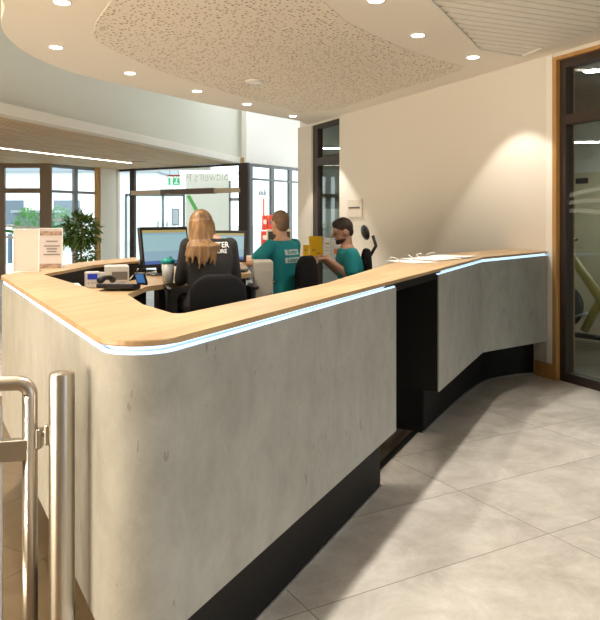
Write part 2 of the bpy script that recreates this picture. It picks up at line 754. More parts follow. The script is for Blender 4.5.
# floors
struct(MB().prism([(-7, -6), (9, -6), (9, 19.2), (-7, 19.2)], -0.1, 0.0).build('floor', M_floor))
struct(MB().prism([(-0.28, 1.98), (-0.36, 1.6), (-0.34, -2.0), (-4.5, -2.0), (-4.5, 5.5), (-1.9, 5.5), (-1.30, 3.8)], 0.0005, 0.003).build('floor_entrance', M_floor2))
struct(MB().prism([(-90, -60), (90, -60), (90, 160), (-90, 160)], -0.3, -0.11).build('ground', mat('pale_paving', (0.5, 0.5, 0.48), 0.9)))

# main ceiling: flat soffit with a curved edge
edge_px = [(2, 0), (1, 25), (10, 40), (30, 55), (65, 70), (100, 80), (150, 91), (200, 102.5), (250, 112), (300, 121)]
edge = [(-3.0, -6), (-2.6, 0.5), (-2.15, 3.2), (-2.0, 4.1)] + [tuple(P(u, v, ZC)[:2]) for u, v in edge_px]
ed = smooth_path(edge, 8)
wa = wp(-5.3, -0.3, 0)
wb = wp(14, -0.3, 0)
poly = [tuple(p) for p in ed] + [(wa.x, wa.y), (wb.x, -6)]
struct(MB().prism(poly, ZC, ZC + 0.45).build('ceiling', M_ceil))

# perforated field let into the soffit
pf = [(93, 31), (99, 16), (112, 0)]
pf_poly = [P(u, v, ZC) for u, v in [(93, 35), (96, 22), (105, 9), (113, -2)]] + [Vector((-0.9, 3.2, ZC)), Vector((-0.2, 3.2, ZC))] \
    + [P(u, v, ZC) for u, v in [(322, 0), (347, 22), (400, 47), (440, 60), (466, 67), (455, 72), (400, 89), (340, 108), (300, 113), (285, 108), (240, 96), (200, 84), (150, 67), (110, 48), (96, 40)]]
struct(MB().prism([p[:2] for p in pf_poly], ZC - 0.004, ZC + 0.01).build('ceiling_perforated', M_perf))

# linear metal ceiling, framed
sl_poly = [P(433, 0, ZC), P(478, 46, ZC), P(522, 54, ZC), P(612, 27, ZC)]
e1 = Vector((0.92, 0.392, 0)).normalized()
e2 = Vector((-e1.y, e1.x, 0))
fa, fb, fc = sl_poly[0], sl_poly[1], sl_poly[2]
fdir = (fa - fb).normalized()
fz = fb + fdir * 5.0
mb = MB()


def poly_interval(poly, o, d):
    ts = []
    n = len(poly)
    for i in range(n):
        p, q = poly[i], poly[(i + 1) % n]
        ex = q - p
        den = d.x * ex.y - d.y * ex.x
        if abs(den) < 1e-9:
            continue
        t = ((p.x - o.x) * ex.y - (p.y - o.y) * ex.x) / den
        s = ((p.x - o.x) * d.y - (p.y - o.y) * d.x) / den
        if 0 <= s <= 1:
            ts.append(t)
    return (min(ts), max(ts)) if len(ts) >= 2 else None


wall_far = wp(0.25, 0.30, ZC)
wall_near = wp(6.0, 0.30, ZC)
slp = [fz, fb, fc, wall_far, wall_near]
k = -3.0
pitch = 0.10
c0 = fb
while k < 1.5:
    o = c0 + e2 * k
    iv = poly_interval(slp, o, e1)
    if iv and iv[1] - iv[0] > 0.1:
        a, b = iv[0], iv[1]
        mid = o + e1 * ((a + b) / 2)
        mb.box((mid.x, mid.y, ZC - 0.012), (b - a, pitch - 0.016, 0.014), math.atan2(e1.y, e1.x))
    k += pitch
struct(mb.build('ceiling_slats', mat('slat_paint', (0.88, 0.85, 0.78), 0.5)))
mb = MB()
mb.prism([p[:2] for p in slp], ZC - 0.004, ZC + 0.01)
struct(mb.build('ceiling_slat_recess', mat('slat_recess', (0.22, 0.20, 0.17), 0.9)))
mb = MB()
for p, q in ((fz, fb), (fb, fc), (fc, wall_far)):
    m = (p + q) / 2
    d = q - p
    mb.box((m.x, m.y, ZC - 0.014), (d.length + 0.02, 0.03, 0.03), math.atan2(d.y, d.x))
struct(mb.build('trim_1', mat('slat_trim', (0.88, 0.85, 0.78), 0.5)))

# right wall with a tall narrow window and the glazed screen beyond it
WT = 0.2
mb = MB()
wall_box(mb, -5.35, -4.86, 0, -WT, 0, ZC)
wall_box(mb, -4.86, -3.935, 0, -WT, 0, 0.25)
wall_box(mb, -4.86, -3.935, 0, -WT, 2.775, ZC)
wall_box(mb, -3.935, 0.065, 0, -WT, 0, ZC)
wall_box(mb, 0.065, 6.5, 0, -WT, 2.765, ZC)
struct(mb.build('wall_right', M_plaster))
mb = MB()
wall_box(mb, -0.14, 0.072, 0.0, 0.016, 0, 0.13)
struct(mb.build('baseboard_right', M_oakd))
mb = MB()
wall_box(mb, 0.0, 0.073, -0.02, 0.012, 0.13, 2.79)
struct(mb.build('trim_10', mat('white_edge_strip', (0.86, 0.84, 0.80), 0.6)))
mb = MB()
wall_box(mb, 0.074, 0.118, 0.012, -WT, 0, 2.765)
wall_box(mb, 0.118, 6.5, 0.012, -WT, 2.735, 2.765)
struct(mb.build('trim_2', M_oakd))

# glazed screen to the gym
t = bpy.data.objects.new('window_1', None)
C.objects.link(t)
t['kind'] = 'structure'
t['label'] = 'dark framed glass screen to the gym on the right'
mb = MB()
wall_box(mb, 0.12, 0.185, -0.03, -0.12, 0.0, 2.735)
wall_box(mb, 0.185, 3.2, -0.03, -0.12, 0.0, 0.075)
wall_box(mb, 0.185, 3.2, -0.03, -0.12, 2.18, 2.265)
wall_box(mb, 0.185, 3.2, -0.03, -0.12, 2.665, 2.735)
wall_box(mb, 1.25, 1.33, -0.03, -0.12, 0.075, 2.665)
wall_box(mb, 3.2, 3.28, -0.03, -0.12, 0.0, 2.735)
mb.build('frame', M_brown, t)
mb = MB()
wall_box(mb, 0.185, 1.25, -0.07, -0.08, 0.075, 2.18)
wall_box(mb, 1.33, 3.2, -0.07, -0.08, 0.075, 2.18)
wall_box(mb, 0.185, 1.25, -0.07, -0.08, 2.265, 2.665)
wall_box(mb, 1.33, 3.2, -0.07, -0.08, 2.265, 2.665)
mb.build('pane', M_glassd, t)
mb = MB()
for j, (z0, am, ph) in enumerate(((1.56, 0.07, 0.3), (1.47, 0.06, 0.9), (1.40, 0.05, 1.5))):
    top = [(0.19 + 0.06 * i, z0 + am * math.sin(2.6 * 0.06 * i + ph) + 0.018) for i in range(18)]
    for (sa, za), (sb, zb) in zip(top, top[1:]):
        mb.quad([wp(sa, -0.064, za), wp(sb, -0.064, zb), wp(sb, -0.064, zb - 0.034), wp(sa, -0.064, za - 0.034)])
mb.build('wave_graphic', film_mat('frosted_film', (0.6, 0.65, 0.65), 0.22), t)

# narrow tall window
t = bpy.data.objects.new('window_2', None)
C.objects.link(t)
t['kind'] = 'structure'
t['label'] = 'tall narrow brown framed window in the cream wall'
mb = MB()
wall_box(mb, -4.86, -4.70, -0.03, -0.12, 0.25, 2.775)
wall_box(mb, -3.96, -3.935, -0.06, -0.12, 0.25, 2.775)
wall_box(mb, -4.70, -3.96, -0.03, -0.12, 2.715, 2.775)
wall_box(mb, -4.70, -3.96, -0.03, -0.12, 2.17, 2.28)
wall_box(mb, -4.70, -3.96, -0.03, -0.12, 0.25, 0.32)
mb.build('frame', M_brown, t)
mb = MB()
wall_box(mb, -4.70, -3.96, -0.07, -0.08, 0.32, 2.17)
wall_box(mb, -4.70, -3.96, -0.07, -0.08, 2.28, 2.715)
mb.build('pane', M_glassd, t)

# rooms behind the right wall
GD = 3.6
mb = MB()
wall_box(mb, -3.8, 7, -GD, -GD - 0.1, 0, 3.0)
struct(mb.build('wall_gym', mat('gym_wall', (0.70, 0.70, 0.64), 0.8)))
mb = MB()
wall_box(mb, -3.85, -3.75, -WT, -GD, 0, 3.0)
struct(mb.build('wall_office', mat('office_wall', (0.50, 0.54, 0.48), 0.8)))
gx = [wp(-3.8, -WT - 0.01, 0), wp(7, -WT - 0.01, 0), wp(7, -GD, 0), wp(-3.8, -GD, 0)]
struct(MB().prism([p[:2] for p in gx], 2.92, 3.0).build('ceiling_gym', wood_material('gym_ceiling', (0.16, 0.115, 0.075), (0.26, 0.19, 0.125), 0.4, (2, 30, 2), 0.6)))
struct(MB().prism([p[:2] for p in gx], 0.0005, 0.004).build('floor_gym', wood_material('gym_floor', (0.16, 0.12, 0.085), (0.24, 0.18, 0.13), 0.3, (3, 18, 1), 0.35)))
ox = [wp(-5.3, -WT - 0.01, 0), wp(-3.86, -WT - 0.01, 0), wp(-3.86, -3.6, 0), Vector((4.2, 16.6, 0)), Vector((0.12, 16.6, 0))]
struct(MB().prism([p[:2] for p in ox], 2.82, 2.9).build('ceiling_office', mat('office_ceiling', (0.45, 0.46, 0.42), 0.8)))
mb = MB()
wall_seg(mb, ox[0], ox[4], 0.08, 0, 2.8)
wall_seg(mb, ox[2], ox[3], 0.08, 0, 2.8)
wall_seg(mb, ox[3], ox[4], 0.08, 0, 2.8)
struct(mb.build('wall_return', MATS['office_wall']))

# upper void: bulkhead wall above the timber ceiling
b0 = P(0, 113, ZT)
b1 = P(243, 163.5, ZT)
bd = (b1 - b0).normalized()
bs = b0 - bd * 9.0
bn = Vector((-bd.y, bd.x, 0))
F0, F1, F2 = Q(-90, 0, 16.2), Q(48, 0, 16.2), Q(98, 0, 17.6)
F3, F4, F5, F6 = Q(117, 0, 18.2), Q(244, 0, 16.0), Q(300, 0, 17.8), Q(345, 0, 19.0)
for f in (F0, F1, F2, F3, F4, F5, F6):
    f.z = 0
ZR = 4.9


mb = MB()
wall_seg(mb, bs + bn * 0.13, b1 + bn * 0.13 + bd * 0.25, 0.12, ZT + 0.13, ZR)
struct(mb.build('wall_bulkhead', M_bulk))
mb = MB()
wall_seg(mb, bs + bn * 0.1, b1 + bn * 0.1 + bd * 0.15, 0.2, ZT - 0.005, ZT + 0.13)
struct(mb.build('trim_3', mat('bulkhead_edge', (0.85, 0.80, 0.70), 0.7)))
mb = MB()
wall_seg(mb, F4, F5, 0.14, ZT, ZR)
wall_seg(mb, F5, F6, 0.14, ZT, ZR)
struct(mb.build('wall_far_upper', mat('upper_plaster', (0.86, 0.83, 0.76), 0.8)))
# timber ceiling below the bulkhead
bsn, b1n = bs + bn * 0.2, b1 + bn * 0.1
struct(MB().prism([bsn[:2], b1n[:2], (F4.x, F4.y), (F3.x, F3.y), (F2.x, F2.y), (F1.x, F1.y), (-7, F1.y), (-7, bsn.y)], ZT, ZT + 0.12).build('ceiling_timber', M_batten))
# roof over the void, with a rooflight at its far right end
mb = MB()
mb.prism([(-7, -6), (-1.6, -6), (-1.6, 19), (-7, 19)], ZR, ZR + 0.15)
mb.prism([(-1.6, -6), (5, -6), (5, 13.2), (-1.6, 13.2)], ZR, ZR + 0.15)
mb.prism([(-1.6, 15.9), (5, 15.9), (5, 19), (-1.6, 19)], ZR, ZR + 0.15)
mb.prism([(1.4, 13.2), (5, 13.2), (5, 15.9), (1.4, 15.9)], ZR, ZR + 0.15)
struct(mb.build('ceiling_upper', mat('upper_ceiling', (0.8, 0.78, 0.72), 0.8)))
struct(MB().box((0.5, -6.05, 2.5), (15, 0.1, 5.0)).build('wall_back', M_plaster))
struct(MB().box((-7.05, 5.05, 2.5), (0.1, 22.1, 5.0)).build('wall_left', M_plaster))
# solid wall over the soffit right of the void
struct(MB().box((1.55, 12.1, 3.9), (3.1, 0.12, 2.0)).build('wall_void', M_plaster))

# ------------------------------------------------------------------ far glazing
GR = mat('glass_green_graphic', (0.10, 0.42, 0.12), 0.6)


def glazing(name, a, b, mullions, transoms, wm, m, label, top=ZT, post=0.07, waves=None):
    r = bpy.data.objects.new(name, None)
    C.objects.link(r)
    r['kind'] = 'structure'
    r['label'] = label
    d = (b - a)
    L = d.length
    d.normalize()
    ang = math.atan2(d.y, d.x)
    mb = MB()
    for s, wdt in mullions:
        c = a + d * (s * L)
        mb.box((c.x, c.y, top / 2), (wdt, post, top), ang)
    for z, h in transoms:
        c = (a + b) / 2
        mb.box((c.x, c.y, z), (L, post * 0.9, h), ang)
    mb.build('frame', m, r)
    c = (a + b) / 2
    MB().box((c.x, c.y, top / 2), (L, 0.012, top), ang).build('pane', M_glass, r)
    if waves:
        nrm = Vector((d.y, -d.x, 0))
        for z0, am, ph, hh, mm, nm in waves:
            mb = MB()
            pr = []
            for i in range(25):
                s = i / 24
                p = a + d * (s * L) + nrm * 0.012
                z = z0 + am * math.sin(4.5 * s + ph)
                pr.append((p, z))
            for (p, z), (q, y) in zip(pr, pr[1:]):
                mb.quad([(p.x, p.y, z), (q.x, q.y, y), (q.x, q.y, y - hh), (p.x, p.y, z - hh)])
            mb.build(nm, mm, r)
    return r


M_wv = mat('white_film', (0.9, 0.92, 0.93), 0.8)
wv = [(1.30, 0.09, 0.6, 0.045, M_wv, 'wave_graphic'), (1.16, 0.10, 0.2, 0.06, GR, 'wave_graphic'), (1.00, 0.10, 0.0, 0.05, M_wv, 'wave_graphic')]
glazing('window_3', F0, F1, [(0.0, 0.2), (0.665, 0.16), (0.985, 0.26)], [(2.60, 0.1), (2.03, 0.11), (0.06, 0.12)], 0, M_brownl,
        'brown framed entrance glazing at far left', waves=wv)
glazing('window_4', F1, F2, [(0.02, 0.1), (0.52, 0.12), (1.0, 0.1)], [(2.61, 0.08), (2.02, 0.06), (0.06, 0.12)], 0, M_greyf,
        'grey framed glazing behind the plant', waves=wv)
glazing('window_5', F3, F4, [(0.0, 0.1), (0.14, 0.16), (1.0, 0.26)], [(2.62, 0.05), (0.06, 0.12)], 0, M_brown,
        'glazed lobby screen behind the staff')
glazing('window_6', F4, F5, [(0.10, 0.12), (0.47, 0.13), (0.80, 0.13), (1.0, 0.1)], [(2.61, 0.06), (2.30, 0.05), (0.06, 0.12)], 0, M_greyf,
        'grey framed glazing beside the cream wall')
# door header of the lobby screen
d = (F4 - F3)
mb = MB()
a, b = F3 + d * 0.14, F3 + d * 0.98
wall_seg(mb, a, b, 0.16, 1.98, 2.09)
struct(mb.build('trim_4', mat('oak_header', (0.62, 0.50, 0.36), 0.5)))
mb = MB()
a, b = F3 + d * 0.40, F3 + d * 0.80
nn = Vector((d.y, -d.x, 0)).normalized() * 0.05
wall_seg(mb, a + nn, b + nn, 0.16, 1.97, 2.10)
struct(mb.build('trim_5', mat('door_closer_cover', (0.16, 0.11, 0.08), 0.5)))
# pier between the glazed screens
mb = MB()
wall_seg(mb, F2, F3, 0.2, 0, ZT)
struct(mb.build('wall_pier', mat('pier_plaster', (0.86, 0.82, 0.74), 0.8)))
mb = MB()
for q in (F2, F3):
    mb.box((q.x, q.y - 0.05, ZT / 2), (0.09, 0.2, ZT))
struct(mb.build('trim_6', M_oakd))
# white mirrored lettering on the lobby transom glass
dn = d.normalized()
c = F3 + d * 0.72 + Vector((dn.y, -dn.x, 0)) * 0.02
text_obj('lettering', "St Sidwell's Point", 0.30, frame_M((c.x, c.y, 2.36), -dn, (0, 0, 1)), film_mat('letter_film', (0.9, 0.9, 0.9), 0.45), bpy.data.objects['window_5'])
# dark lettering on the right glazing
dn = (F5 - F4).normalized()
c = F4 + (F5 - F4) * 0.30 + Vector((dn.y, -dn.x, 0)) * 0.02
mb = MB()
for i, hh in enumerate((0.10, 0.13, 0.09, 0.14, 0.10)):
    p = c + dn * (i - 2) * 0.06
    mb.box((p.x, p.y, 1.93 + hh / 2), (0.045, 0.004, hh), math.atan2(dn.y, dn.x))
mb.build('lettering', M_greyf, bpy.data.objects['window_6'])

# lobby beyond the screen
LY = 20.6
xa, xb = Q(186, 0, LY).x, Q(229, 0, LY).x
struct(MB().box(((xa + xb) / 2, LY, 1.35), (xb - xa, 0.15, 2.7)).build('wall_lobby', mat('lobby_plaster', (0.92, 0.88, 0.80), 0.8)))
t = bpy.data.objects.new('door_1', None)
C.objects.link(t)
t['kind'] = 'structure'
t['label'] = 'grey framed outer lobby doors'
mb = MB()
for u in (126, 163, 184):
    p = Q(u, 0, LY)
    mb.box((p.x, LY, 1.05), (0.07, 0.07, 2.1))
p, q = Q(126, 0, LY), Q(184, 0, LY)
mb.box(((p.x + q.x) / 2, LY, 2.08), (q.x - p.x, 0.07, 0.08))
mb.box(((p.x + q.x) / 2, LY, 0.06), (q.x - p.x, 0.07, 0.12))
mb.build('frame', M_greyf, t)
mb = MB()
for u in (158, 167):
    p = Q(u, 0, LY - 0.1)
    mb.tube([(p.x, LY - 0.02, 1.3), (p.x, LY - 0.1, 1.3), (p.x, LY - 0.1, 0.8), (p.x, LY - 0.02, 0.8)], 0.018, 8)
mb.build('handle', M_greyf, t)
mb = MB()
mb.box(((Q(126, 0, LY).x + Q(184, 0, LY).x) / 2, LY, 1.07), (Q(184, 0, LY).x - Q(126, 0, LY).x, 0.012, 1.95))
mb.build('pane', M_glass, t)
t = bpy.data.objects.new('door_2', None)
C.objects.link(t)
t['kind'] = 'structure'
mb = MB()
for u in (229, 246):
    p = Q(u, 0, LY)
    mb.box((p.x, LY, 1.25), (0.11, 0.1, 2.5))
p, q = Q(229, 0, LY), Q(246, 0, LY)
mb.box(((p.x + q.x) / 2, LY, 1.95), (q.x - p.x, 0.1, 0.09))
mb.build('frame', M_greyf, t)
# green diagonal stripe panel on the lobby wall
pts = [Q(u, v, LY - 0.09) for u, v in ((186.5, 196), (190, 195), (211, 233), (204, 227))]
mb = MB()
a = [mb.bm.verts.new(p) for p in pts]
b = [mb.bm.verts.new(p + Vector((0, 0.012, 0))) for p in pts]
mb.bm.faces.new(a)
mb.bm.faces.new(b[::-1])
for i in range(4):
    mb.bm.faces.new((a[i], a[(i + 1) % 4], b[(i + 1) % 4], b[i]))
tag(mb.build('wall_stripe', mat('green_panel', (0.12, 0.48, 0.10), 0.6)), 'bright green slanting stripe on the pale lobby wall', 'wall decoration')
# framed notice
t = thing('notice_frame', 'small grey framed notice on the lobby wall near the outer doors', 'notice board', Q(175.5, 217, LY - 0.1))
MB().box((0, 0.0, 0), (0.22, 0.03, 0.5)).build('frame', mat('notice_grey', (0.36, 0.40, 0.45), 0.5), t)
MB().box((0, -0.018, 0), (0.15, 0.008, 0.4)).build('sheet', mat('notice_sheet', (0.62, 0.68, 0.76), 0.6), t)
# exit sign hanging in the lobby
ep = Q(174, 180.5, 19.2)
t = thing('exit_sign', 'green and white running man exit sign with red top strip hanging in the lobby', 'exit sign', ep)
MB().box((0, 0, 0), (0.36, 0.04, 0.28)).build('panel', mat('sign_white', (0.8, 0.8, 0.8), 0.5, emit=(0.9, 1.0, 0.95), es=0.9), t)
mb = MB()
mb.box((0, -0.024, 0.13), (0.36, 0.006, 0.045))
mb.build('red_strip', mat('sign_red', (0.62, 0.10, 0.06), 0.5), t)
g = mat('sign_green', (0.0, 0.42, 0.18), 0.5, emit=(0.0, 0.55, 0.22), es=0.7)
mb = MB()
mb.box((-0.12, -0.024, -0.03), (0.06, 0.006, 0.19))
mb.box((0.065, -0.024, -0.03), (0.19, 0.006, 0.19))
mb.build('green_field', g, t)
mb = MB()
mb.ell((0.075, -0.03, 0.035), (0.02, 0.004, 0.02), None, 10, 6)
mb.box((0.065, -0.03, -0.02), (0.03, 0.006, 0.075), 0, 0, 0, 0.25)
mb.box((0.09, -0.03, -0.075), (0.075, 0.006, 0.02), 0, 0, 0, 0.7)
mb.box((0.04, -0.03, -0.075), (0.07, 0.006, 0.02), 0, 0, 0, -0.6)
mb.build('pictogram', MATS['sign_white'], t)
for s in (-1, 1):
    MB().tube([(s * 0.12, 0, 0.14), (s * 0.12, 0, ZT - ep.z + 0.05)], 0.006, 6).build('hanger', M_greyf, t)
struct(MB().box((-3.6, 19.2, ZT + 0.11), (2.4, 0.5, 0.1)).build('ceiling_lobby', mat('lobby_ceiling', (0.85, 0.83, 0.78), 0.8)))

# ------------------------------------------------------------------ outdoors
t = thing('white_building', 'pale building with grey roof outside the far left glazing', 'building', (-17, 47, -0.11))
MB().box((0, 0, 2.2), (16, 6, 4.4)).build('wall', mat('render_white', (0.85, 0.85, 0.83), 0.9), t)
MB().prism([(-8.4, -3.4), (8.4, -3.4), (8.4, 3.4), (-8.4, 3.4)], 4.4, 4.9).build('roof', mat('slate', (0.32, 0.36, 0.40), 0.7), t)
for x in (-4.5, -1.0, 2.5):
    MB().box((x, -3.02, 1.9), (1.6, 0.06, 1.5)).build('window', mat('far_glass', (0.12, 0.16, 0.2), 0.2), t)


def leaf_blob(mb, n, c, r, size, seed):
    rnd = random.Random(seed)
    for _ in range(n):
        v = Vector((rnd.gauss(0, 1), rnd.gauss(0, 1), rnd.gauss(0, 1))).normalized() * rnd.uniform(0.55, 1.0)
        p = Vector(c) + Vector((v.x * r[0], v.y * r[1], v.z * r[2]))
        d = (v + Vector((rnd.uniform(-.7, .7), rnd.uniform(-.7, .7), rnd.uniform(-.9, .4)))).normalized()
        s = d.cross(Vector((0, 0, 1)))
        s = s.normalized() if s.length > 0.01 else Vector((1, 0, 0))
        L = size * rnd.uniform(0.7, 1.3)
        W = L * 0.2
        up = s.cross(d) * (L * 0.12)
        mb.quad([p, p + d * L * 0.45 + s * W + up, p + d * L, p + d * L * 0.45 - s * W + up])


for i, (u, Y, h, wd, lab) in enumerate(((27, 30, 1.9, 1.1, 'bright green shrub outside the left glazing, nearer the entrance'), (60, 33, 2.0, 1.3, 'green shrub outside the grey glazing beside the plant'))):
    p = Q(u, 219, Y)
    t = thing('garden_shrub', lab, 'shrub', (p.x, Y, -0.11), 0, 'shrubs outside the glazing')
    mb = MB()
    leaf_blob(mb, 900, (0, 0, h * 0.55), (wd * 0.5, wd * 0.5, h * 0.5), 0.16, i)
    mb.build('foliage', mat('shrub_leaf', (0.10, 0.30, 0.06), 0.6), t)
    MB().tube([(0, 0, 0), (0.03, 0, h * 0.6)], [0.04, 0.02], 8).build('stem', M_brown, t)
p = Q(34, 219, 34)
t = thing('garden_store', 'dark grey low shed outside behind the bright shrub', 'shed', (p.x, 34.5, -0.11))
MB().box((0, 0, 0.9), (1.9, 1.2, 1.8)).build('wall', mat('shed_grey', (0.14, 0.17, 0.2), 0.7), t)
MB().box((0, 0, 1.85), (2.1, 1.4, 0.12)).build('roof', mat('shed_roof', (0.3, 0.33, 0.36), 0.6), t)
# bicycle-rack style bollards of the forecourt
for i, u in enumerate((4, 10, 16)):
    p = Q(u, 219, 24)
    tag(MB().lathe([(0.07, 0), (0.07, 0.95), (0.05, 1.0), (0.0, 1.0)], (0, 0, 0), 12).build('bollard', mat('bollard_blue', (0.10, 0.15, 0.22), 0.5)),
        'slim dark bollard outside the entrance glazing', 'bollard', 'bollards outside the entrance').location = (p.x, 24, -0.11)

# ================================================================== RECEPTION COUNTER
n1 = Vector((0.906, -0.423))
V2 = lambda x, y: Vector((x, y))
wall_end = wp(-0.012, 0.004, 0)
out_raw = [V2(-1.21, 5.2), V2(-1.42, 4.6), V2(-1.495, 3.52), V2(-0.379, 1.499), V2(1.341, 5.18), V2(2.15, 6.13)]
outer = fillet(out_raw, [0.6, 0.24, 0.11, 0.28], 12)
inner_raw = [V2(-1.08, 4.75), V2(-1.25, 4.30), V2(-1.30, 3.58), V2(-0.36, 2.07), V2(0.10, 3.05), V2(0.62, 4.60), V2(1.12, 5.60), V2(1.92, 6.63)]
inner = fillet(inner_raw, [0.6, 0.09, 0.02, 1.0, 1.0, 0.2], 10)
ZW, ZPT, ZPB = 1.10, 1.064, 0.40
counter = thing('reception_counter', 'long angled reception counter with oak top, pale cement cladding and blue white light strip', 'reception counter', (0, 0, 0))
top_poly = [p for p in outer] + [p for p in inner[::-1]]
wt = MB().prism([tuple(p) for p in top_poly], ZW - 0.016, ZW, 0.004).build('worktop', M_oak, counter)
# path on which the cladding runs (a hair inside the oak edge)
A_end = V2(0.449, 3.27)
B_start = V2(0.792, 4.006)


def strip(name, m, d0, d1, z0, z1, p=None, before=True):
    a, b = offset(outer, d0), offset(outer, d1)
    base = outer
    if d1 > 0.12:
        # recessed lines: sharp mitred corner of the plan, then rounded
        ra, rb = offset(out_raw, d0), offset(out_raw, d1)
        rad = [0.4, 0.06, 0.04, 0.3]
        a, b = fillet(ra, rad, 12), fillet(rb, rad, 12)
        base = a
    mb = MB()
    pa, pb = a, b
    n = len(base)
    if p is not None:
        # cut both lines at the same parameter
        best = None
        P2 = Vector((p[0], p[1]))
        for i in range(n - 1):
            x, y = base[i], base[i + 1]
            tt = max(0, min(1, (P2 - x).dot(y - x) / max((y - x).length_squared, 1e-9)))
            dd = (x + (y - x) * tt - P2).length
            if best is None or dd < best[0]:
                best = (dd, i, tt)
        _, i, tt = best
        ca, cb = a[i].lerp(a[i + 1], tt), b[i].lerp(b[i + 1], tt)
        if before:
            pa, pb = a[:i + 1] + [ca], b[:i + 1] + [cb]
        else:
            pa, pb = [ca] + a[i + 1:], [cb] + b[i + 1:]
    mb.ribbon(pa, pb, z0, z1)
    o = mb.build(name, m, counter, True)
    auto(o, 35)
    return o


strip('front_panel', M_conc, 0.004, 0.034, ZPB, ZPT, A_end, True)
pb = strip('front_panel', M_conc, 0.004, 0.034, ZPB, ZPT, B_start, False)
for v in pb.data.vertices:              # the underside drops a little towards the wall
    if v.co.z < ZPB + 0.01 and v.co.y > 5.2:
        v.co.z -= 0.085 * (v.co.y - 5.2)
# lit groove under the oak: light strip set back on a pale ledge
strip('light_strip', M_led, 0.010, 0.020, ZPT - 0.002, ZPT + 0.006, A_end, True)
strip('light_strip', M_led, 0.026, 0.032, ZW - 0.026, ZW - 0.019, A_end, True)
strip('light_strip', M_led, 0.010, 0.020, ZPT - 0.002, ZPT + 0.006, B_start, False)
strip('light_strip', M_led, 0.026, 0.032, ZW - 0.026, ZW - 0.019, B_start, False)
strip('light_groove', mat('groove_white', (0.8, 0.85, 0.9), 0.4), 0.03, 0.05, ZPT, ZW - 0.017, A_end, True)
strip('light_groove', mat('groove_white', (0.8, 0.85, 0.9), 0.4), 0.03, 0.05, ZPT, ZW - 0.017, B_start, False)
strip('carcass', M_black, 0.036, 0.09, ZPB + 0.004, ZPT - 0.01, A_end, True)
strip('carcass', M_black, 0.036, 0.10, ZPB + 0.004, ZPT - 0.01, B_start, False)
KA = V2(0.404, 3.73) + n1 * 0.235 - V2(0.423, 0.906) * 0.075
strip('kick_plate', M_black, 0.19, 0.215, 0.0, ZPB + 0.02, KA, True)
kb = smooth_path([P(u, v, 0)[:2] for u, v in ((422.5, 433), (455, 402), (473, 388), (487, 380.5), (512, 375.8), (538, 373.5))], 6)
kbi = offset(kb, 0.03)
auto(MB().ribbon(kb, kbi, 0.0, ZPB + 0.01).build('kick_plate', M_black, counter, True), 35)
kbo = offset(kb, -0.008)
MB().ribbon(kbo, kb, 0.0, 0.012).build('kick_trim', M_alu, counter)
strip('kick_trim', M_alu, 0.182, 0.19, 0.0, 0.012, KA, True)
# black end of the second stretch, with its stepped foot
i1 = Vector((-n1.x, -n1.y))
fd = Vector((0.423, 0.906))
s0 = B_start - fd * 0.004 + i1 * 0.012
blk = [s0, s0 + i1 * 0.40, s0 + i1 * 0.40 + fd * 0.35, s0 + fd * 0.35 + i1 * 0.05]
mb = MB()
mb.prism([tuple(p) for p in blk], ZPB, ZPT)
q0 = Vector((0.798, 4.563))
q0 = q0 + fd * (-0.0)
foot = [q0, q0 + i1 * 0.32, q0 + i1 * 0.32 + fd * 0.4, q0 + fd * 0.4]
mb.prism([tuple(p) for p in foot], 0.0, ZPB + 0.03)
mb.build('end_block', M_black, counter)
# underside rail carrying the oak over the opening, and dark inner lining
rail = [A_end + i1 * 0.02 - fd * 0.1, B_start + i1 * 0.02 + fd * 0.1, B_start + i1 * 0.2 + fd * 0.1, A_end + i1 * 0.2 - fd * 0.1]
MB().prism([tuple(p) for p in rail], ZW - 0.06, ZW - 0.017).build('bearer', M_black, counter)
il = offset(inner, -0.012)
il2 = offset(inner, -0.03)
MB().ribbon(il, il2, 0.43, ZW - 0.017).build('inner_lining', M_black, counter)
# door track on the floor in the opening
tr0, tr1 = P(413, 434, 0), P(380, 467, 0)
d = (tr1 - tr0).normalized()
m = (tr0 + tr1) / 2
struct(MB().box((m.x - 0.0, m.y, 0.004), (0.80, 0.035, 0.008), math.atan2(d.y, d.x)).build('trim_7', M_black))
mq = m + Vector((-0.085, 0.04, 0))  # brown strip beside the track: floor shade under the counter, put in as colour
struct(MB().box((mq.x, mq.y, 0.003), (0.80, 0.15, 0.006), math.atan2(d.y, d.x)).build('floor_shade_strip', mat('floor_shade_brown', (0.11, 0.085, 0.06), 0.5)))
# raised platform inside the counter
struct(MB().prism([tuple(p) for p in offset(inner, 0.06)] + [(1.2, 8.3), (-1.2, 7.9)], 0.0, 0.20).build('floor_platform', mat('platform_vinyl', (0.06, 0.055, 0.05), 0.7)))

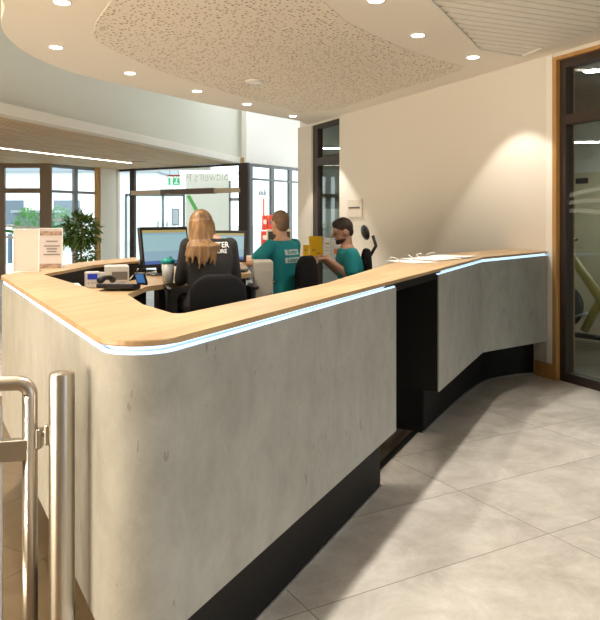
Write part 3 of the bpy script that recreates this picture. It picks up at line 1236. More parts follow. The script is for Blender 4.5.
# ------------------------------------------------------------------ working desk inside
ZD = 0.98
desk = thing('staff_desk', 'lower curved oak working desk inside the counter', 'desk', (0, 0, 0))
front = fillet([V2(-0.40, 2.50), V2(-0.92, 3.76), V2(-0.91, 4.20), V2(-0.36, 5.22), V2(-0.46, 6.05), V2(-0.42, 6.62), V2(-0.06, 7.02), V2(0.16, 6.62), V2(0.20, 7.5)],
               [0.22, 0.24, 0.03, 0.2, 0.2, 0.12, 0.05], 8)
back = [V2(0.2, 8.0), V2(-0.9, 7.7), V2(-1.0, 6.2), V2(-1.15, 5.2), V2(-1.10, 4.9), V2(-1.06, 4.70), V2(-1.21, 4.30), V2(-1.27, 3.70), V2(-1.20, 3.54), V2(-0.70, 2.70)]
MB().prism([tuple(p) for p in front + back], ZD - 0.03, ZD, 0.003).build('desk_top', M_oak, desk)
for x, y in ((-1.02, 5.3), (-0.85, 7.5), (0.1, 7.6), (-0.52, 6.4)):
    MB().box((x, y, (ZD - 0.03 + 0.2) / 2), (0.06, 0.06, ZD - 0.03 - 0.2)).build('leg', M_blackp, desk)
mp_ = MB()
mp_.box((-0.99, 6.0, 0.62), (0.03, 1.4, 0.5), -0.13)
mp_.build('modesty_panel', M_black, desk)


PZ = 0.20


# ================================================================== OFFICE CHAIRS
def office_chair(label, loc, rz, seat_z, back_top, width=0.42, headrest=False):
    """front towards +Y; loc is on the platform"""
    t = thing('office_chair', label, 'chair', loc, rz)
    sz = seat_z
    MB().box((0, 0.02, sz - 0.04), (0.46, 0.46, 0.07), 0, 0.03).build('seat', M_fabric, t, True)
    # curved backrest with a rounded top
    mb = MB()
    rows, cols = 10, 12
    grid = []
    b0, b1 = sz - 0.01, back_top
    for side in (0, 1):
        g = []
        for r in range(rows + 1):
            f = r / rows
            z = b0 + (b1 - b0) * f
            # rounded rectangle outline
            e = 1.0
            if f > 0.62:
                e = math.sqrt(max(0.0, 1 - ((f - 0.62) / 0.38) ** 2)) * 0.55 + 0.45 * (1 - ((f - 0.62) / 0.38) ** 6)
                e = max(e, 0.42)
            if f < 0.25:
                e = 0.82 + 0.18 * (f / 0.25)
            row = []
            for c in range(cols + 1):
                x = (c / cols * 2 - 1) * width / 2 * e
                y = -0.25 + 0.35 * x * x / 0.2 * 0.5 - 0.02 * math.sin(f * PI) + (0.0 if side == 0 else -0.05)
                row.append(mb.bm.verts.new((x, y, z)))
            g.append(row)
        grid.append(g)
    for r in range(rows):
        for c in range(cols):
            a, b = grid
            mb.bm.faces.new((a[r][c], a[r][c + 1], a[r + 1][c + 1], a[r + 1][c]))
            mb.bm.faces.new((b[r][c + 1], b[r][c], b[r + 1][c], b[r + 1][c + 1]))
    for r in range(rows):
        a, b = grid
        mb.bm.faces.new((a[r][0], a[r + 1][0], b[r + 1][0], b[r][0]))
        mb.bm.faces.new((a[r + 1][cols], a[r][cols], b[r][cols], b[r + 1][cols]))
    for c in range(cols):
        a, b = grid
        mb.bm.faces.new((a[0][c + 1], a[0][c], b[0][c], b[0][c + 1]))
        mb.bm.faces.new((a[rows][c], a[rows][c + 1], b[rows][c + 1], b[rows][c]))
    o = mb.build('backrest', M_fabric, t, True)
    bv = o.modifiers.new('b', 'SUBSURF')
    bv.levels = bv.render_levels = 1
    MB().tube([(0, 0.0, sz - 0.08), (0, -0.22, sz - 0.10), (0, -0.30, sz - 0.02), (0, -0.305, sz + 0.12)], 0.02, 10).build('back_bracket', M_blackp, t, True)
    base_z = 0.0
    MB().lathe([(0.028, 0.09), (0.028, sz * 0.55), (0.018, sz * 0.55), (0.018, sz - 0.075)], (0, 0, 0), 14).build('gas_lift', M_blackp, t, True)
    for k in range(5):
        a = 2 * PI * k / 5 + 0.3
        e = Vector((math.cos(a), math.sin(a), 0))
        lg = MB().tube([(0, 0, 0.10), e * 0.16 + Vector((0, 0, 0.085)), e * 0.28 + Vector((0, 0, 0.065))], [0.03, 0.022, 0.015], 8).build('leg', M_blackp, t, True)
        cs = MB()
        cs.ell(e * 0.28 + Vector((0, 0, 0.028)), (0.028, 0.028, 0.028), None, 12, 8)
        cs.build('caster', M_blackp, lg, True)
    for s in (-1, 1):
        MB().tube([(s * 0.2, 0.02, sz - 0.07), (s * 0.26, 0.0, sz - 0.02), (s * 0.265, 0.0, sz + 0.18), (s * 0.262, 0.12, sz + 0.20), (s * 0.262, -0.1, sz + 0.20)], 0.014, 8).build('armrest', M_blackp, t, True)
    if headrest:
        mb = MB()
        mb.tube([(0, -0.30, back_top - 0.08), (0, -0.36, back_top + 0.02), (0, -0.33, back_top + 0.12)], 0.016, 10)
        hb = mb.build('headrest_bracket', M_blackp, t, True)
        mb = MB()
        mb.ell((0, -0.255, back_top + 0.15), (0.13, 0.035, 0.075), Matrix.Rotation(-0.25, 3, 'X'))
        mb.build('headrest', M_blackp, t, True)
    return t


# ================================================================== PEOPLE
def finger_chain(mb, base, d, n, L, r, curl):
    p = Vector(base)
    pts, rs = [p], [r]
    ax = d.cross(n)
    if ax.length < 1e-4:
        ax = Vector((1, 0, 0))
    ax.normalize()
    for k, f in enumerate((0.45, 0.32, 0.23)):
        d = Matrix.Rotation(curl * (0.6 + 0.4 * k), 3, ax) @ d
        p = p + d * L * f
        pts.append(p)
        rs.append(r * (1 - 0.1 * (k + 1)))
    mb.chain(pts, rs, 8)


def hand(mb, wrist, d, palm_n, side, sc=1.0, curl=0.35):
    """palm along d, palm facing palm_n, thumb to 'side' direction"""
    d = Vector(d).normalized()
    n = Vector(palm_n)
    n = (n - d * n.dot(d)).normalized()
    s = n.cross(d).normalized() * side      # across the palm towards the thumb
    w0 = Vector(wrist)
    for k in range(4):
        o = (1.5 - k) * 0.02 * sc
        mb.capsule(w0 + s * o * 0.6 + d * 0.005, w0 + d * 0.085 * sc + s * o, 0.015 * sc, 0.0125 * sc, 8)
    for k, L in enumerate((0.072, 0.082, 0.076, 0.06)):
        o = (1.5 - k) * 0.021 * sc
        finger_chain(mb, w0 + d * 0.088 * sc + s * o, (d + s * (1.5 - k) * 0.05).normalized(), n, L * sc, 0.0088 * sc, curl)
    finger_chain(mb, w0 + d * 0.022 * sc + s * 0.028 * sc, (d * 0.75 + s * 0.7 + n * 0.25).normalized(), n, 0.062 * sc, 0.0105 * sc, curl * 0.5)


def person(label, loc, rz, sc, skin, shirt_m, arms, lean=0.0, head_yaw=0.0, head_pitch=0.0, female=False, long_sleeves=False, hair=None, beard=None, spread=1.0, head_off=(0, 0, 0)):
    """seated figure; origin on the seat plane, facing +Y; arms = ((shoulder dz, elbow, wrist, hand dir, palm normal), right then left)"""
    t = thing('person', label, 'person', loc, rz)
    S = Matrix.Scale(sc, 4)
    shw = 0.165 if female else 0.19

    def sh(z):
        return lean * max(z, 0) ** 1.15

    secs = [(0.02, .155, .115), (0.10, .172, .125), (0.20, .142 if female else .158, .108), (0.30, .142 if female else .165, .108), (0.40, .158 if female else .18, .115), (0.48, shw - 0.005, .105), (0.535, shw - 0.03, .088), (0.575, .10, .072), (0.605, .06, .06)]
    neck0 = Vector((0, sh(0.59), 0.58))
    hc = Vector((head_off[0], sh(0.70) + 0.025 + head_off[1], 0.735 + head_off[2]))
    fz = (PZ - loc[2]) / sc + 0.035      # sole height in body units
    R = Matrix.Rotation(head_yaw, 3, 'Z') @ Matrix.Rotation(head_pitch, 3, 'X')

    def hp(x, y, z):
        return hc + R @ Vector((x, y, z))

    body = MB()
    body.loft([(0, sh(z), z, rx * 0.96, ry * 0.96) for z, rx, ry in secs])
    body.chain([neck0, hp(0, -0.02, -0.06)], [0.055, 0.05])
    body.ell(hp(0, -0.008, 0.015), (0.074, 0.094, 0.098), R)
    body.ell(hp(0, 0.022, -0.045), (0.055, 0.066, 0.066), R)
    body.ell(hp(0, 0.062, -0.088), (0.028, 0.026, 0.022), R)              # chin
    body.capsule(hp(0, 0.088, 0.008), hp(0, 0.108, -0.026), 0.009, 0.015, 10)   # nose
    body.capsule(hp(-0.04, 0.074, 0.022), hp(0.04, 0.074, 0.022), 0.011, 0.011, 8)  # brow
    body.capsule(hp(-0.018, 0.086, -0.056), hp(0.018, 0.086, -0.056), 0.007, 0.007, 8)  # lips
    for s in (-1, 1):
        body.ell(hp(s * 0.075, -0.008, -0.012), (0.009, 0.02, 0.031), R)
    for s in (1, -1):
        hip, knee, ank, toe = Vector((s * 0.09, 0.02, 0.075)), Vector((s * 0.125 * spread, 0.42, 0.085)), Vector((s * 0.12 * spread, 0.40, fz + 0.06)), Vector((s * 0.13 * spread, 0.55, fz))
        body.chain([hip, knee, ank], [0.075, 0.052, 0.034])
        body.chain([ank, toe], [0.034, 0.03])
    for s, (shoulder_dz, el, wr, hd, pn) in zip((1, -1), arms):
        shd = Vector((s * (shw - 0.012), sh(0.52), 0.525 + shoulder_dz))
        body.chain([shd, Vector(el), Vector(wr)], [0.05, 0.04, 0.027])
        hand(body, wr, hd, pn, -s if Vector(pn).z < 0 else s)
    body.xf(S)
    bo = body.fuse('body', skin, t, 0.0058, 3)
    # shirt
    sm = MB()
    sm.loft([(0, sh(z), z, rx + 0.012, ry + 0.012) for z, rx, ry in [(-0.0, .15, .112)] + secs[1:-1]])
    for s, (shoulder_dz, el, wr, hd, pn) in zip((1, -1), arms):
        shd = Vector((s * (shw - 0.012), sh(0.52), 0.525 + shoulder_dz))
        el, wr = Vector(el), Vector(wr)
        if long_sleeves:
            sm.chain([shd, el, el.lerp(wr, 0.93)], [0.058, 0.047, 0.040])
        else:
            sm.chain([shd, shd.lerp(el, 0.72)], [0.066, 0.068])
    sm.chain([neck0 + Vector((0, 0, -0.02)), neck0 + Vector((0, 0.0, 0.0))], [0.07, 0.062])   # collar
    sm.xf(S)
    so = sm.fuse('top', shirt_m, t, 0.009, 3)
    tm = MB()
    tm.loft([(0, sh(z), z, rx + 0.008, ry + 0.008) for z, rx, ry in [(0.0, .15, .11), (0.06, .165, .12), (0.10, .17, .122)]])
    for s in (1, -1):
        tm.chain([(s * 0.09, 0.02, 0.075), (s * 0.125 * spread, 0.42, 0.085), (s * 0.12 * spread, 0.405, fz + 0.10)], [0.088, 0.066, 0.052])
    tm.xf(S)
    tm.fuse('trousers', M_trouser, t, 0.011, 3)
    for s in (1, -1):
        fm = MB()
        fm.chain([(s * 0.12 * spread, 0.385, fz + 0.012), (s * 0.13 * spread, 0.56, fz)], [0.042, 0.036])
        fm.xf(S)
        fm.fuse('shoe', M_blackp, t, 0.01, 2)
    for s in (1, -1):
        e = MB()
        e.ell(hp(s * 0.032, 0.077, 0.002), (0.009, 0.008, 0.003), R, 10, 8)
        e.xf(S)
        eo = e.build('eye', mat('eye_white', (0.75, 0.72, 0.68), 0.3), t, True)
        e = MB()
        e.ell(hp(s * 0.032, 0.0845, 0.002), (0.0055, 0.0035, 0.0048), R, 8, 6)
        e.xf(S)
        e.build('iris', mat('iris', (0.05, 0.03, 0.02), 0.3), eo, True)
    if hair:
        kind, hm = hair
        h = MB()
        if kind == 'short':
            h.ell(hp(0, -0.017, 0.03), (0.078, 0.092, 0.094), R)
            h.ell(hp(0, -0.05, -0.02), (0.066, 0.052, 0.062), R)
        elif kind == 'crop':
            h.ell(hp(0, -0.014, 0.033), (0.0785, 0.094, 0.094), R)
            h.ell(hp(0, 0.03, 0.075), (0.058, 0.055, 0.042), R)
            h.ell(hp(0, -0.052, -0.012), (0.064, 0.048, 0.06), R)
        elif kind == 'long':
            h.ell(hp(0, -0.015, 0.025), (0.087, 0.102, 0.100), R)
            rnd = random.Random(3)
            for k in range(46):
                a = -1.25 + 2.5 * k / 45
                x0, y0 = math.sin(a), -math.cos(a)
                p0 = hp(x0 * 0.045, y0 * 0.05 - 0.01, 0.085)
                p1 = hp(x0 * 0.082, y0 * 0.095 - 0.01, 0.01)
                p2 = Vector((hc.x + x0 * 0.092, min(hc.y + y0 * 0.105 - 0.03, 0.02), hc.z - 0.11))
                L = 0.345 + 0.11 * rnd.random() + 0.05 * abs(x0)
                p3 = Vector((hc.x + x0 * 0.115, min(sh(0.5) - 0.125 - 0.02 * math.cos(a) + 0.05 * x0 * x0, p2.y), 0.52))
                p4 = Vector((hc.x + x0 * 0.12 - 0.012 + rnd.uniform(-0.014, 0.014), sh(L) - 0.128 - 0.02 * math.cos(a) + 0.05 * x0 * x0, L))
                h.chain([p0, p1, p2, p3, p4], [0.016, 0.018, 0.019, 0.017, 0.006], 7)
        h.xf(S)
        h.fuse('hair', hm, t, 0.0055 if kind == 'long' else 0.006, 1)
    if beard:
        h = MB()
        h.ell(hp(0, 0.026, -0.074), (0.0535, 0.062, 0.036), R)
        h.ell(hp(0, 0.064, -0.092), (0.027, 0.027, 0.022), R)
        h.xf(S)
        h.fuse('beard', beard, t, 0.006, 2)
    return t, so


def project_text(name, body, size, centre, up_tilt, so, parent, m, bold=True, flat=None):
    """print laid on the garment's back; centre in the person's own frame"""
    bm = bmesh.new()
    bm.from_mesh(so.data)
    tree = BVHTree.FromBMesh(bm)
    me = text_mesh(body, size, bold) if flat is None else None
    if flat is not None:
        mb = MB()
        wd, ht = flat
        for i in range(12):
            for j in range(4):
                x0, x1 = -wd / 2 + wd * i / 12, -wd / 2 + wd * (i + 1) / 12
                y0, y1 = -ht / 2 + ht * j / 4, -ht / 2 + ht * (j + 1) / 4
                mb.quad([(x0, y0, 0), (x1, y0, 0), (x1, y1, 0), (x0, y1, 0)])
        me = mb.mesh(name)
    c = Vector(centre)
    for v in me.vertices:
        p = Vector((c.x + v.co.x, -1.0, c.z + v.co.y))
        hit = tree.ray_cast(p, Vector((0, 1, 0)))
        y = hit[0].y if hit[0] is not None else c.y
        v.co = Vector((p.x, y - (0.003 if flat is None else 0.0015), p.z))
    bm.free()
    me.materials.clear()
    me.materials.append(m)
    o = bpy.data.objects.new(name, me)
    C.objects.link(o)
    o.parent = parent
    return o


# --- woman with long hair
blond = mat('blonde_brown_hair', (0.215, 0.115, 0.043), 0.5, var=(14, 0.6, (3, 3, 0.3)))
W_SEAT = 0.765
wl = Vector((-0.555, 4.36, W_SEAT))
wr_ = 0.28
pw, sw = person('woman with long blonde brown hair in a printed black hoodie, back to the counter', wl, wr_, 0.86, M_skin, M_hoodie,
                (((0, (0.20, 0.08, 0.28), (0.14, 0.29, 0.32), (-0.1, 1, -0.08), (0, 0, -1))), ((0, (-0.20, 0.08, 0.28), (-0.14, 0.30, 0.32), (0.1, 1, -0.08), (0, 0, -1)))),
                lean=0.10, female=True, long_sleeves=True, hair=('long', blond), head_off=(-0.05, 0.015, -0.075), head_pitch=-0.3)
project_text('print', 'EXETER', 0.046, (0.036, 0, 0.455), 0, sw, pw, M_print)
project_text('print', 'LEISURE', 0.035, (0.036, 0, 0.417), 0, sw, pw, M_print)
cb = Matrix.Rotation(wr_, 3, 'Z') @ Vector((0, -0.05, 0))
office_chair('black office chair with rounded back under the long haired woman', (wl.x + cb.x, wl.y + cb.y, PZ), wr_, W_SEAT - PZ, 1.065 - PZ, 0.335)

# --- man in teal seen from behind
grey_hair = mat('grey_brown_cropped_hair', (0.20, 0.125, 0.075), 0.7, var=(60, 0.3, (1, 1, 1)))
m1 = Vector((-0.145, 6.35, 0.63))
r1 = 0.92
p1, s1 = person('man with cropped grey brown hair in teal polo shirt, seen from behind', m1, r1, 0.97, M_skin, M_teal,
                ((0, (0.25, 0.10, 0.32), (0.13, 0.34, 0.36), (-0.15, 1, -0.05), (0, 0, -1)), (0.0, (-0.35, 0.06, 0.38), (-0.34, 0.29, 0.425), (0.15, 1, -0.05), (0, 0, -1))),
                lean=0.04, head_yaw=-0.25, hair=('short', grey_hair))
for z, wd in ((0.455, 0.19), (0.385, 0.20)):
    project_text('print', '', 0.05, (0.0, 0, z), 0, s1, p1, mat('pale_print_patch', (0.55, 0.68, 0.66), 0.7), flat=(wd, 0.048))
project_text('print', 'Exeter', 0.05, (0.0, 0, 0.457), 0, s1, p1, M_teal)
project_text('print', 'Leisure', 0.05, (0.0, 0, 0.387), 0, s1, p1, M_teal)
office_chair('black office chair with rounded back under the man with cropped hair', (m1.x - 0.03, m1.y + 0.02, PZ), r1 + 0.15, m1.z - PZ, 1.06 - PZ, 0.37)

# --- bearded man in profile
dark_hair = mat('dark_brown_hair', (0.025, 0.014, 0.009), 0.6)
m2 = Vector((0.525, 6.8, 0.50))
r2 = PI / 2 + 0.08
p2, s2 = person('bearded man with dark hair in teal polo shirt, seated in profile facing left', m2, r2, 1.04, M_skind, M_teal,
                ((0, (0.22, 0.10, 0.32), (0.10, 0.30, 0.49), (-0.1, 1, -0.1), (0, 0, -1)), (0, (-0.22, 0.06, 0.32), (-0.10, 0.27, 0.49), (0.1, 1, -0.1), (0, 0, -1))),
                lean=0.13, head_yaw=0.12, head_pitch=-0.25, hair=('crop', dark_hair), beard=mat('beard', (0.035, 0.02, 0.013), 0.7))
office_chair('black high backed office chair with a bracketed headrest by the cream wall', (m2.x - 0.15, m2.y, PZ), r2, m2.z - PZ, 1.10 - PZ, 0.40, True)


# ================================================================== THINGS ON THE DESK AND COUNTER
def monitor(label, x, y, face, wd, ht, z0, tilt=0.1, white=False, dark=False):
    """face: direction the screen looks at (plan angle)"""
    t = thing('computer_monitor', label, 'monitor', (x, y, ZD), face + PI / 2)     # screen towards local -Y
    bm_ = M_white if white else M_blackp
    R = Matrix.Translation((0, 0, z0 + ht / 2)) @ Matrix.Rotation(-tilt, 4, 'X')
    b = MB()
    b.box((0, 0.012, 0), (wd, 0.03, ht), 0, 0.005)
    b.box((0, 0.03, 0), (wd * 0.6, 0.03, ht * 0.6), 0, 0.008)
    b.xf(R)
    b.build('housing', bm_, t)
    iw, ih = wd - 0.035, ht - 0.045
    s = MB()
    y0 = -0.0045
    cols = []

    def rect(x0, z0_, x1, z1_, mi):
        f = [s.bm.verts.new(v) for v in ((x0, y0, z0_), (x1, y0, z0_), (x1, y0, z1_), (x0, y0, z1_))]
        fc_ = s.bm.faces.new(f)
        fc_.material_index = mi
    rows = [(-.5, -.40, 2), (-.40, -.12, 1), (-.12, .36, 0), (.36, .42, 1), (.42, .5, 3)]
    if dark:
        rows = [(-.5, .1, 1), (.1, .5, 1)]
    for z0_, z1_, mi in rows:
        rect(-iw / 2, z0_ * ih, iw / 2, z1_ * ih, mi)
    for f in s.bm.faces:
        f.normal_update()
    s.xf(R)
    if dark:
        ms = [mat('screen_off', (0.05, 0.055, 0.04), 0.3)] * 4
    else:
        ms = [mat('screen_pale', (0.1, 0.1, 0.1), 0.3, emit=(0.36, 0.62, 0.68), es=0.75), mat('screen_blue', (0.1, 0.1, 0.1), 0.3, emit=(0.30, 0.52, 0.66), es=0.7),
              mat('screen_taskbar', (0.05, 0.05, 0.1), 0.3, emit=(0.06, 0.14, 0.40), es=0.8), mat('screen_amber', (0.1, 0.1, 0.05), 0.3, emit=(0.55, 0.42, 0.16), es=0.7)]
    s.build('screen', ms, t)
    b = MB()
    b.tube([(0, 0.05, z0 + ht * 0.45), (0, 0.075, z0 * 0.8), (0, 0.06, 0.012)], 0.02, 10)
    b.build('stand', bm_, t, True)
    MB().lathe([(0.10, 0), (0.10, 0.008), (0.09, 0.014), (0.0, 0.016)], (0, 0.06, 0), 24).build('base', bm_, t)
    return t


monitor('black monitor with pale blue screen and amber bar, left of the long haired woman', -0.955, 5.03, math.atan2(-0.62, 0.78), 0.44, 0.285, 0.06, 0.14)
monitor('black monitor with pale blue screen, right of the long haired woman', -0.63, 5.60, math.atan2(-1, -0.2), 0.42, 0.25, 0.06, 0.1)
monitor('dark screened monitor with white housing beside the man with cropped hair', -0.205, 6.93, math.atan2(-1, 0.1), 0.25, 0.2, 0.10, 0.05, True, True)


def keyboard(label, x, y, rz):
    t = thing('keyboard', label, 'keyboard', (x, y, ZD + 0.001), rz)
    MB().box((0, 0, 0.009), (0.40, 0.13, 0.016), 0, 0.004).build('case', M_blackp, t)
    mb = MB()
    for r in range(5):
        for c in range(14):
            mb.box((-0.182 + c * 0.028, -0.05 + r * 0.025, 0.02), (0.023, 0.02, 0.007))
    mb.build('keys', mat('key_grey', (0.25, 0.25, 0.26), 0.5), t)
    return t


keyboard('dark keyboard in front of the right hand monitor by the woman', -0.60, 5.36, 1.05 - PI / 2 + 0.4)
keyboard('dark keyboard under the bearded man\'s hands', 0.06, 6.98, PI / 2)

# tumbler
cp = P(168, 283.5, ZD)
t = thing('tumbler', 'translucent grey tumbler with teal lid on the desk left of the woman', 'cup', (cp.x, cp.y, ZD))
MB().lathe([(0.028, 0), (0.033, 0.002), (0.040, 0.125), (0.036, 0.125)], (0, 0, 0), 24).build('cup_body', mat('frosted_grey', (0.50, 0.52, 0.50), 0.35), t, True)
lid = MB().lathe([(0.042, 0.124), (0.044, 0.140), (0.036, 0.152), (0.018, 0.158), (0.0, 0.158)], (0, 0, 0), 24).build('lid', mat('teal_lid', (0.0, 0.30, 0.27), 0.4), t, True)
MB().tube([(0.012, 0, 0.155), (0.018, 0, 0.168)], 0.008, 10).build('spout', MATS['teal_lid'], lid, True)

# devices by the ledge
p = P(89.5, 285, ZD)
t = thing('card_terminal', 'small white desk terminal with blue display against the ledge', 'terminal', (-1.205, 4.10, ZD), 0.35)
b = MB().box((0, 0, 0.048), (0.085, 0.03, 0.096), 0, 0.008).build('case', M_white, t)
MB().box((0, -0.0155, 0.067), (0.055, 0.004, 0.032)).build('display', mat('blue_lcd', (0.01, 0.02, 0.2), 0.3, emit=(0.02, 0.05, 0.45), es=0.5), t)
mb = MB()
for k in range(3):
    mb.box((-0.02 + 0.02 * k, -0.016, 0.03), (0.012, 0.004, 0.008))
mb.build('button', mat('button_grey', (0.5, 0.5, 0.48), 0.5), t)
p = P(99, 283, ZD)
t = thing('wall_socket_plate', 'small cream socket plate beside the blue display terminal', 'socket', (-1.165, 4.17, ZD), 0.35)
MB().box((0, 0, 0.05), (0.05, 0.02, 0.075), 0, 0.003).build('plate', M_white, t)
MB().box((0, -0.012, 0.05), (0.02, 0.006, 0.03)).build('socket', mat('socket_grey', (0.35, 0.34, 0.32), 0.5), t)
p = P(114, 283.5, ZD)
t = thing('label_printer', 'white boxy printer on the desk behind the phone', 'printer', (-1.10, 4.24, ZD), 0.30)
MB().box((0, 0, 0.062), (0.14, 0.12, 0.122), 0, 0.006).build('case', M_white, t)
MB().box((0.015, -0.061, 0.06), (0.09, 0.004, 0.055)).build('slot', mat('slot_grey', (0.22, 0.2, 0.17), 0.5), t)
MB().box((0.015, -0.066, 0.036), (0.085, 0.014, 0.006)).build('paper_lip', M_white, t)
# desk phone
p = P(113, 290, ZD)
t = thing('desk_phone', 'black desk phone with a blue tilted display on the desk', 'phone', (-1.02, 3.98, ZD), -0.05)
MB().box((0.0, 0, 0.022), (0.21, 0.15, 0.026), 0, 0.006, -0.12).build('base', M_blackp, t)
hs = MB()
hs.tube([(-0.09, -0.06, 0.055), (-0.075, -0.02, 0.07), (-0.065, 0.04, 0.068), (-0.06, 0.08, 0.05)], [0.02, 0.014, 0.014, 0.02], 10)
hs.build('handset', M_blackp, t, True)
mb = MB()
for r in range(4):
    for c in range(3):
        mb.box((-0.01 + c * 0.026, -0.04 + r * 0.024, 0.041 - 0.0028 * r), (0.018, 0.014, 0.008))
mb.build('keypad', mat('phone_keys', (0.4, 0.4, 0.4), 0.5), t)
sc_ = MB().box((0.115, 0.045, 0.06), (0.065, 0.012, 0.08), -0.2, 0.004, 0.5).build('display_housing', M_blackp, t)
MB().box((0.113, 0.037, 0.0625), (0.048, 0.006, 0.055), -0.2, 0, 0.5).build('display', mat('phone_blue', (0.05, 0.15, 0.4), 0.3, emit=(0.08, 0.25, 0.6), es=0.5), sc_)
# white cable curling behind the phone
tag(MB().tube([P(130, 279, ZD + 0.012), P(134, 274, ZD + 0.03), P(137, 271, ZD + 0.05), P(138, 269, ZD + 0.075)], 0.004, 6).build('cable', M_white, None, True), 'white cable curling up by the phone display', 'cable')
# stapler-like dark tray with papers behind the left oak top
p = P(80, 288, ZD)
tag(MB().box((-1.12, 3.50, ZD + 0.036), (0.07, 0.13, 0.07), 0.5, 0.003, 0.1).build('paper_tray', M_paper), 'white paper tray edge behind the left oak top', 'tray')

# pale cupboard at the desk end
t = thing('pedestal_cupboard', 'pale grey narrow cupboard under the hand of the man with cropped hair', 'cupboard', (-0.30, 5.66, PZ), 0.1)
MB().box((0, 0, 0.425), (0.155, 0.28, 0.85), 0, 0.012).build('carcass', mat('pale_grey_board', (0.58, 0.55, 0.48), 0.5), t)
dr = MB().box((0, -0.142, 0.42), (0.135, 0.006, 0.72)).build('door', mat('pale_grey_door', (0.56, 0.53, 0.47), 0.5), t)
MB().box((0.05, -0.15, 0.55), (0.01, 0.012, 0.12)).build('handle', M_alu, dr)

# leaflets at the back of the desk
YL = 7.36
yel = mat('yellow_card', (0.80, 0.50, 0.0), 0.6)


def sheet_stand(name, label, cat, u0, u1, v0, v1, Y, m, parts=(), lean=0.16, skew=0.0, group=None):
    p0, p1 = Q(u0, v1, Y), Q(u1, v0, Y)
    wd, ht = p1.x - p0.x, p1.z - ZD
    t = thing(name, label, cat, ((p0.x + p1.x) / 2, Y, ZD), skew, group)
    b = MB()
    b.box((0, 0, ht / 2), (wd, 0.006, ht), 0, 0, -lean)
    b.build('sheet', m, t)
    b = MB()
    b.box((0, 0.075, ht * 0.4), (wd * 0.35, 0.004, ht * 0.82), 0, 0, lean * 1.1)
    b.build('strut', M_white, t)
    b = MB()
    b.box((0, 0.03, 0.004), (wd, 0.10, 0.008))
    b.build('foot', M_white, t)
    for (fx, fz, fw, fh, mm, nm) in parts:
        y = -0.005 - math.tan(lean) * (0) + (fz - 0.5) * ht * math.tan(lean) * 1.0
        MB().box((fx * wd, y, fz * ht), (fw * wd, 0.003, fh * ht), 0, 0, -lean).build(nm, mm, t)
    return t


dy = mat('dark_print', (0.30, 0.18, 0.02), 0.6)
sheet_stand('yellow_display', 'large yellow display card on the desk between the two men in teal', 'display card', 309, 323, 236, 262, YL, yel,
            ((-0.2, 0.35, 0.25, 0.05, dy, 'printed_line'), (0.15, 0.2, 0.3, 0.04, dy, 'printed_line')), 0.2, 0.25)
sheet_stand('yellow_leaflet', 'small yellow leaflet card just right of the man with cropped hair', 'leaflet', 303, 309, 245, 262, YL - 0.12, yel, ((0, 0.6, 0.6, 0.06, dy, 'printed_line'),), 0.12)
gn = mat('leaflet_green', (0.35, 0.45, 0.08), 0.6)
sheet_stand('white_leaflet', 'white leaflet card with green and yellow print behind the bearded man\'s hands', 'leaflet', 324, 330.5, 238, 262, YL, M_paper,
            ((0, 0.72, 0.7, 0.07, gn, 'printed_line'), (0, 0.5, 0.6, 0.04, M_alu, 'printed_line'), (0, 0.35, 0.6, 0.04, M_alu, 'printed_line')), 0.1)
sheet_stand('orange_leaflet', 'white and orange leaflet card close to the bearded man\'s face', 'leaflet', 332, 339, 240, 262, YL + 0.05, M_paper,
            ((0.1, 0.35, 0.6, 0.3, mat('leaflet_orange', (0.75, 0.25, 0.10), 0.6), 'printed_panel'),), 0.1)

# red brochure stand in the hall beyond
YB = 9.6
p = Q(268, 219, YB)
t = thing('brochure_stand', 'freestanding brochure stand with red and white pockets behind the man with cropped hair', 'display stand', (p.x, YB, 0))
MB().box((0, 0.05, 0.72), (0.05, 0.03, 1.44)).build('post', M_white, t)
MB().lathe([(0.17, 0), (0.17, 0.012), (0.0, 0.018)], (0, 0.05, 0), 24).build('base', M_greyf, t)
red = mat('brochure_red', (0.72, 0.06, 0.03), 0.5)
for i, (dx, z, wd, ht) in enumerate(((-0.045, 1.33, 0.075, 0.2), (0.04, 1.33, 0.065, 0.2), (-0.05, 1.12, 0.09, 0.19), (0.05, 1.12, 0.08, 0.19))):
    b = MB().box((dx, 0.0, z), (wd, 0.03, ht), 0, 0.003).build('brochure', red, t)
    MB().box((dx + 0.005, -0.0165, z + 0.01), (wd * 0.55, 0.004, ht * 0.3)).build('printed_panel', M_print if i % 2 == 0 else mat('brochure_blue', (0.10, 0.08, 0.25), 0.5), b)
MB().box((-0.06, 0.03, 1.54), (0.03, 0.01, 0.24)).build('topper', mat('brochure_orange', (0.62, 0.20, 0.12), 0.5), t)

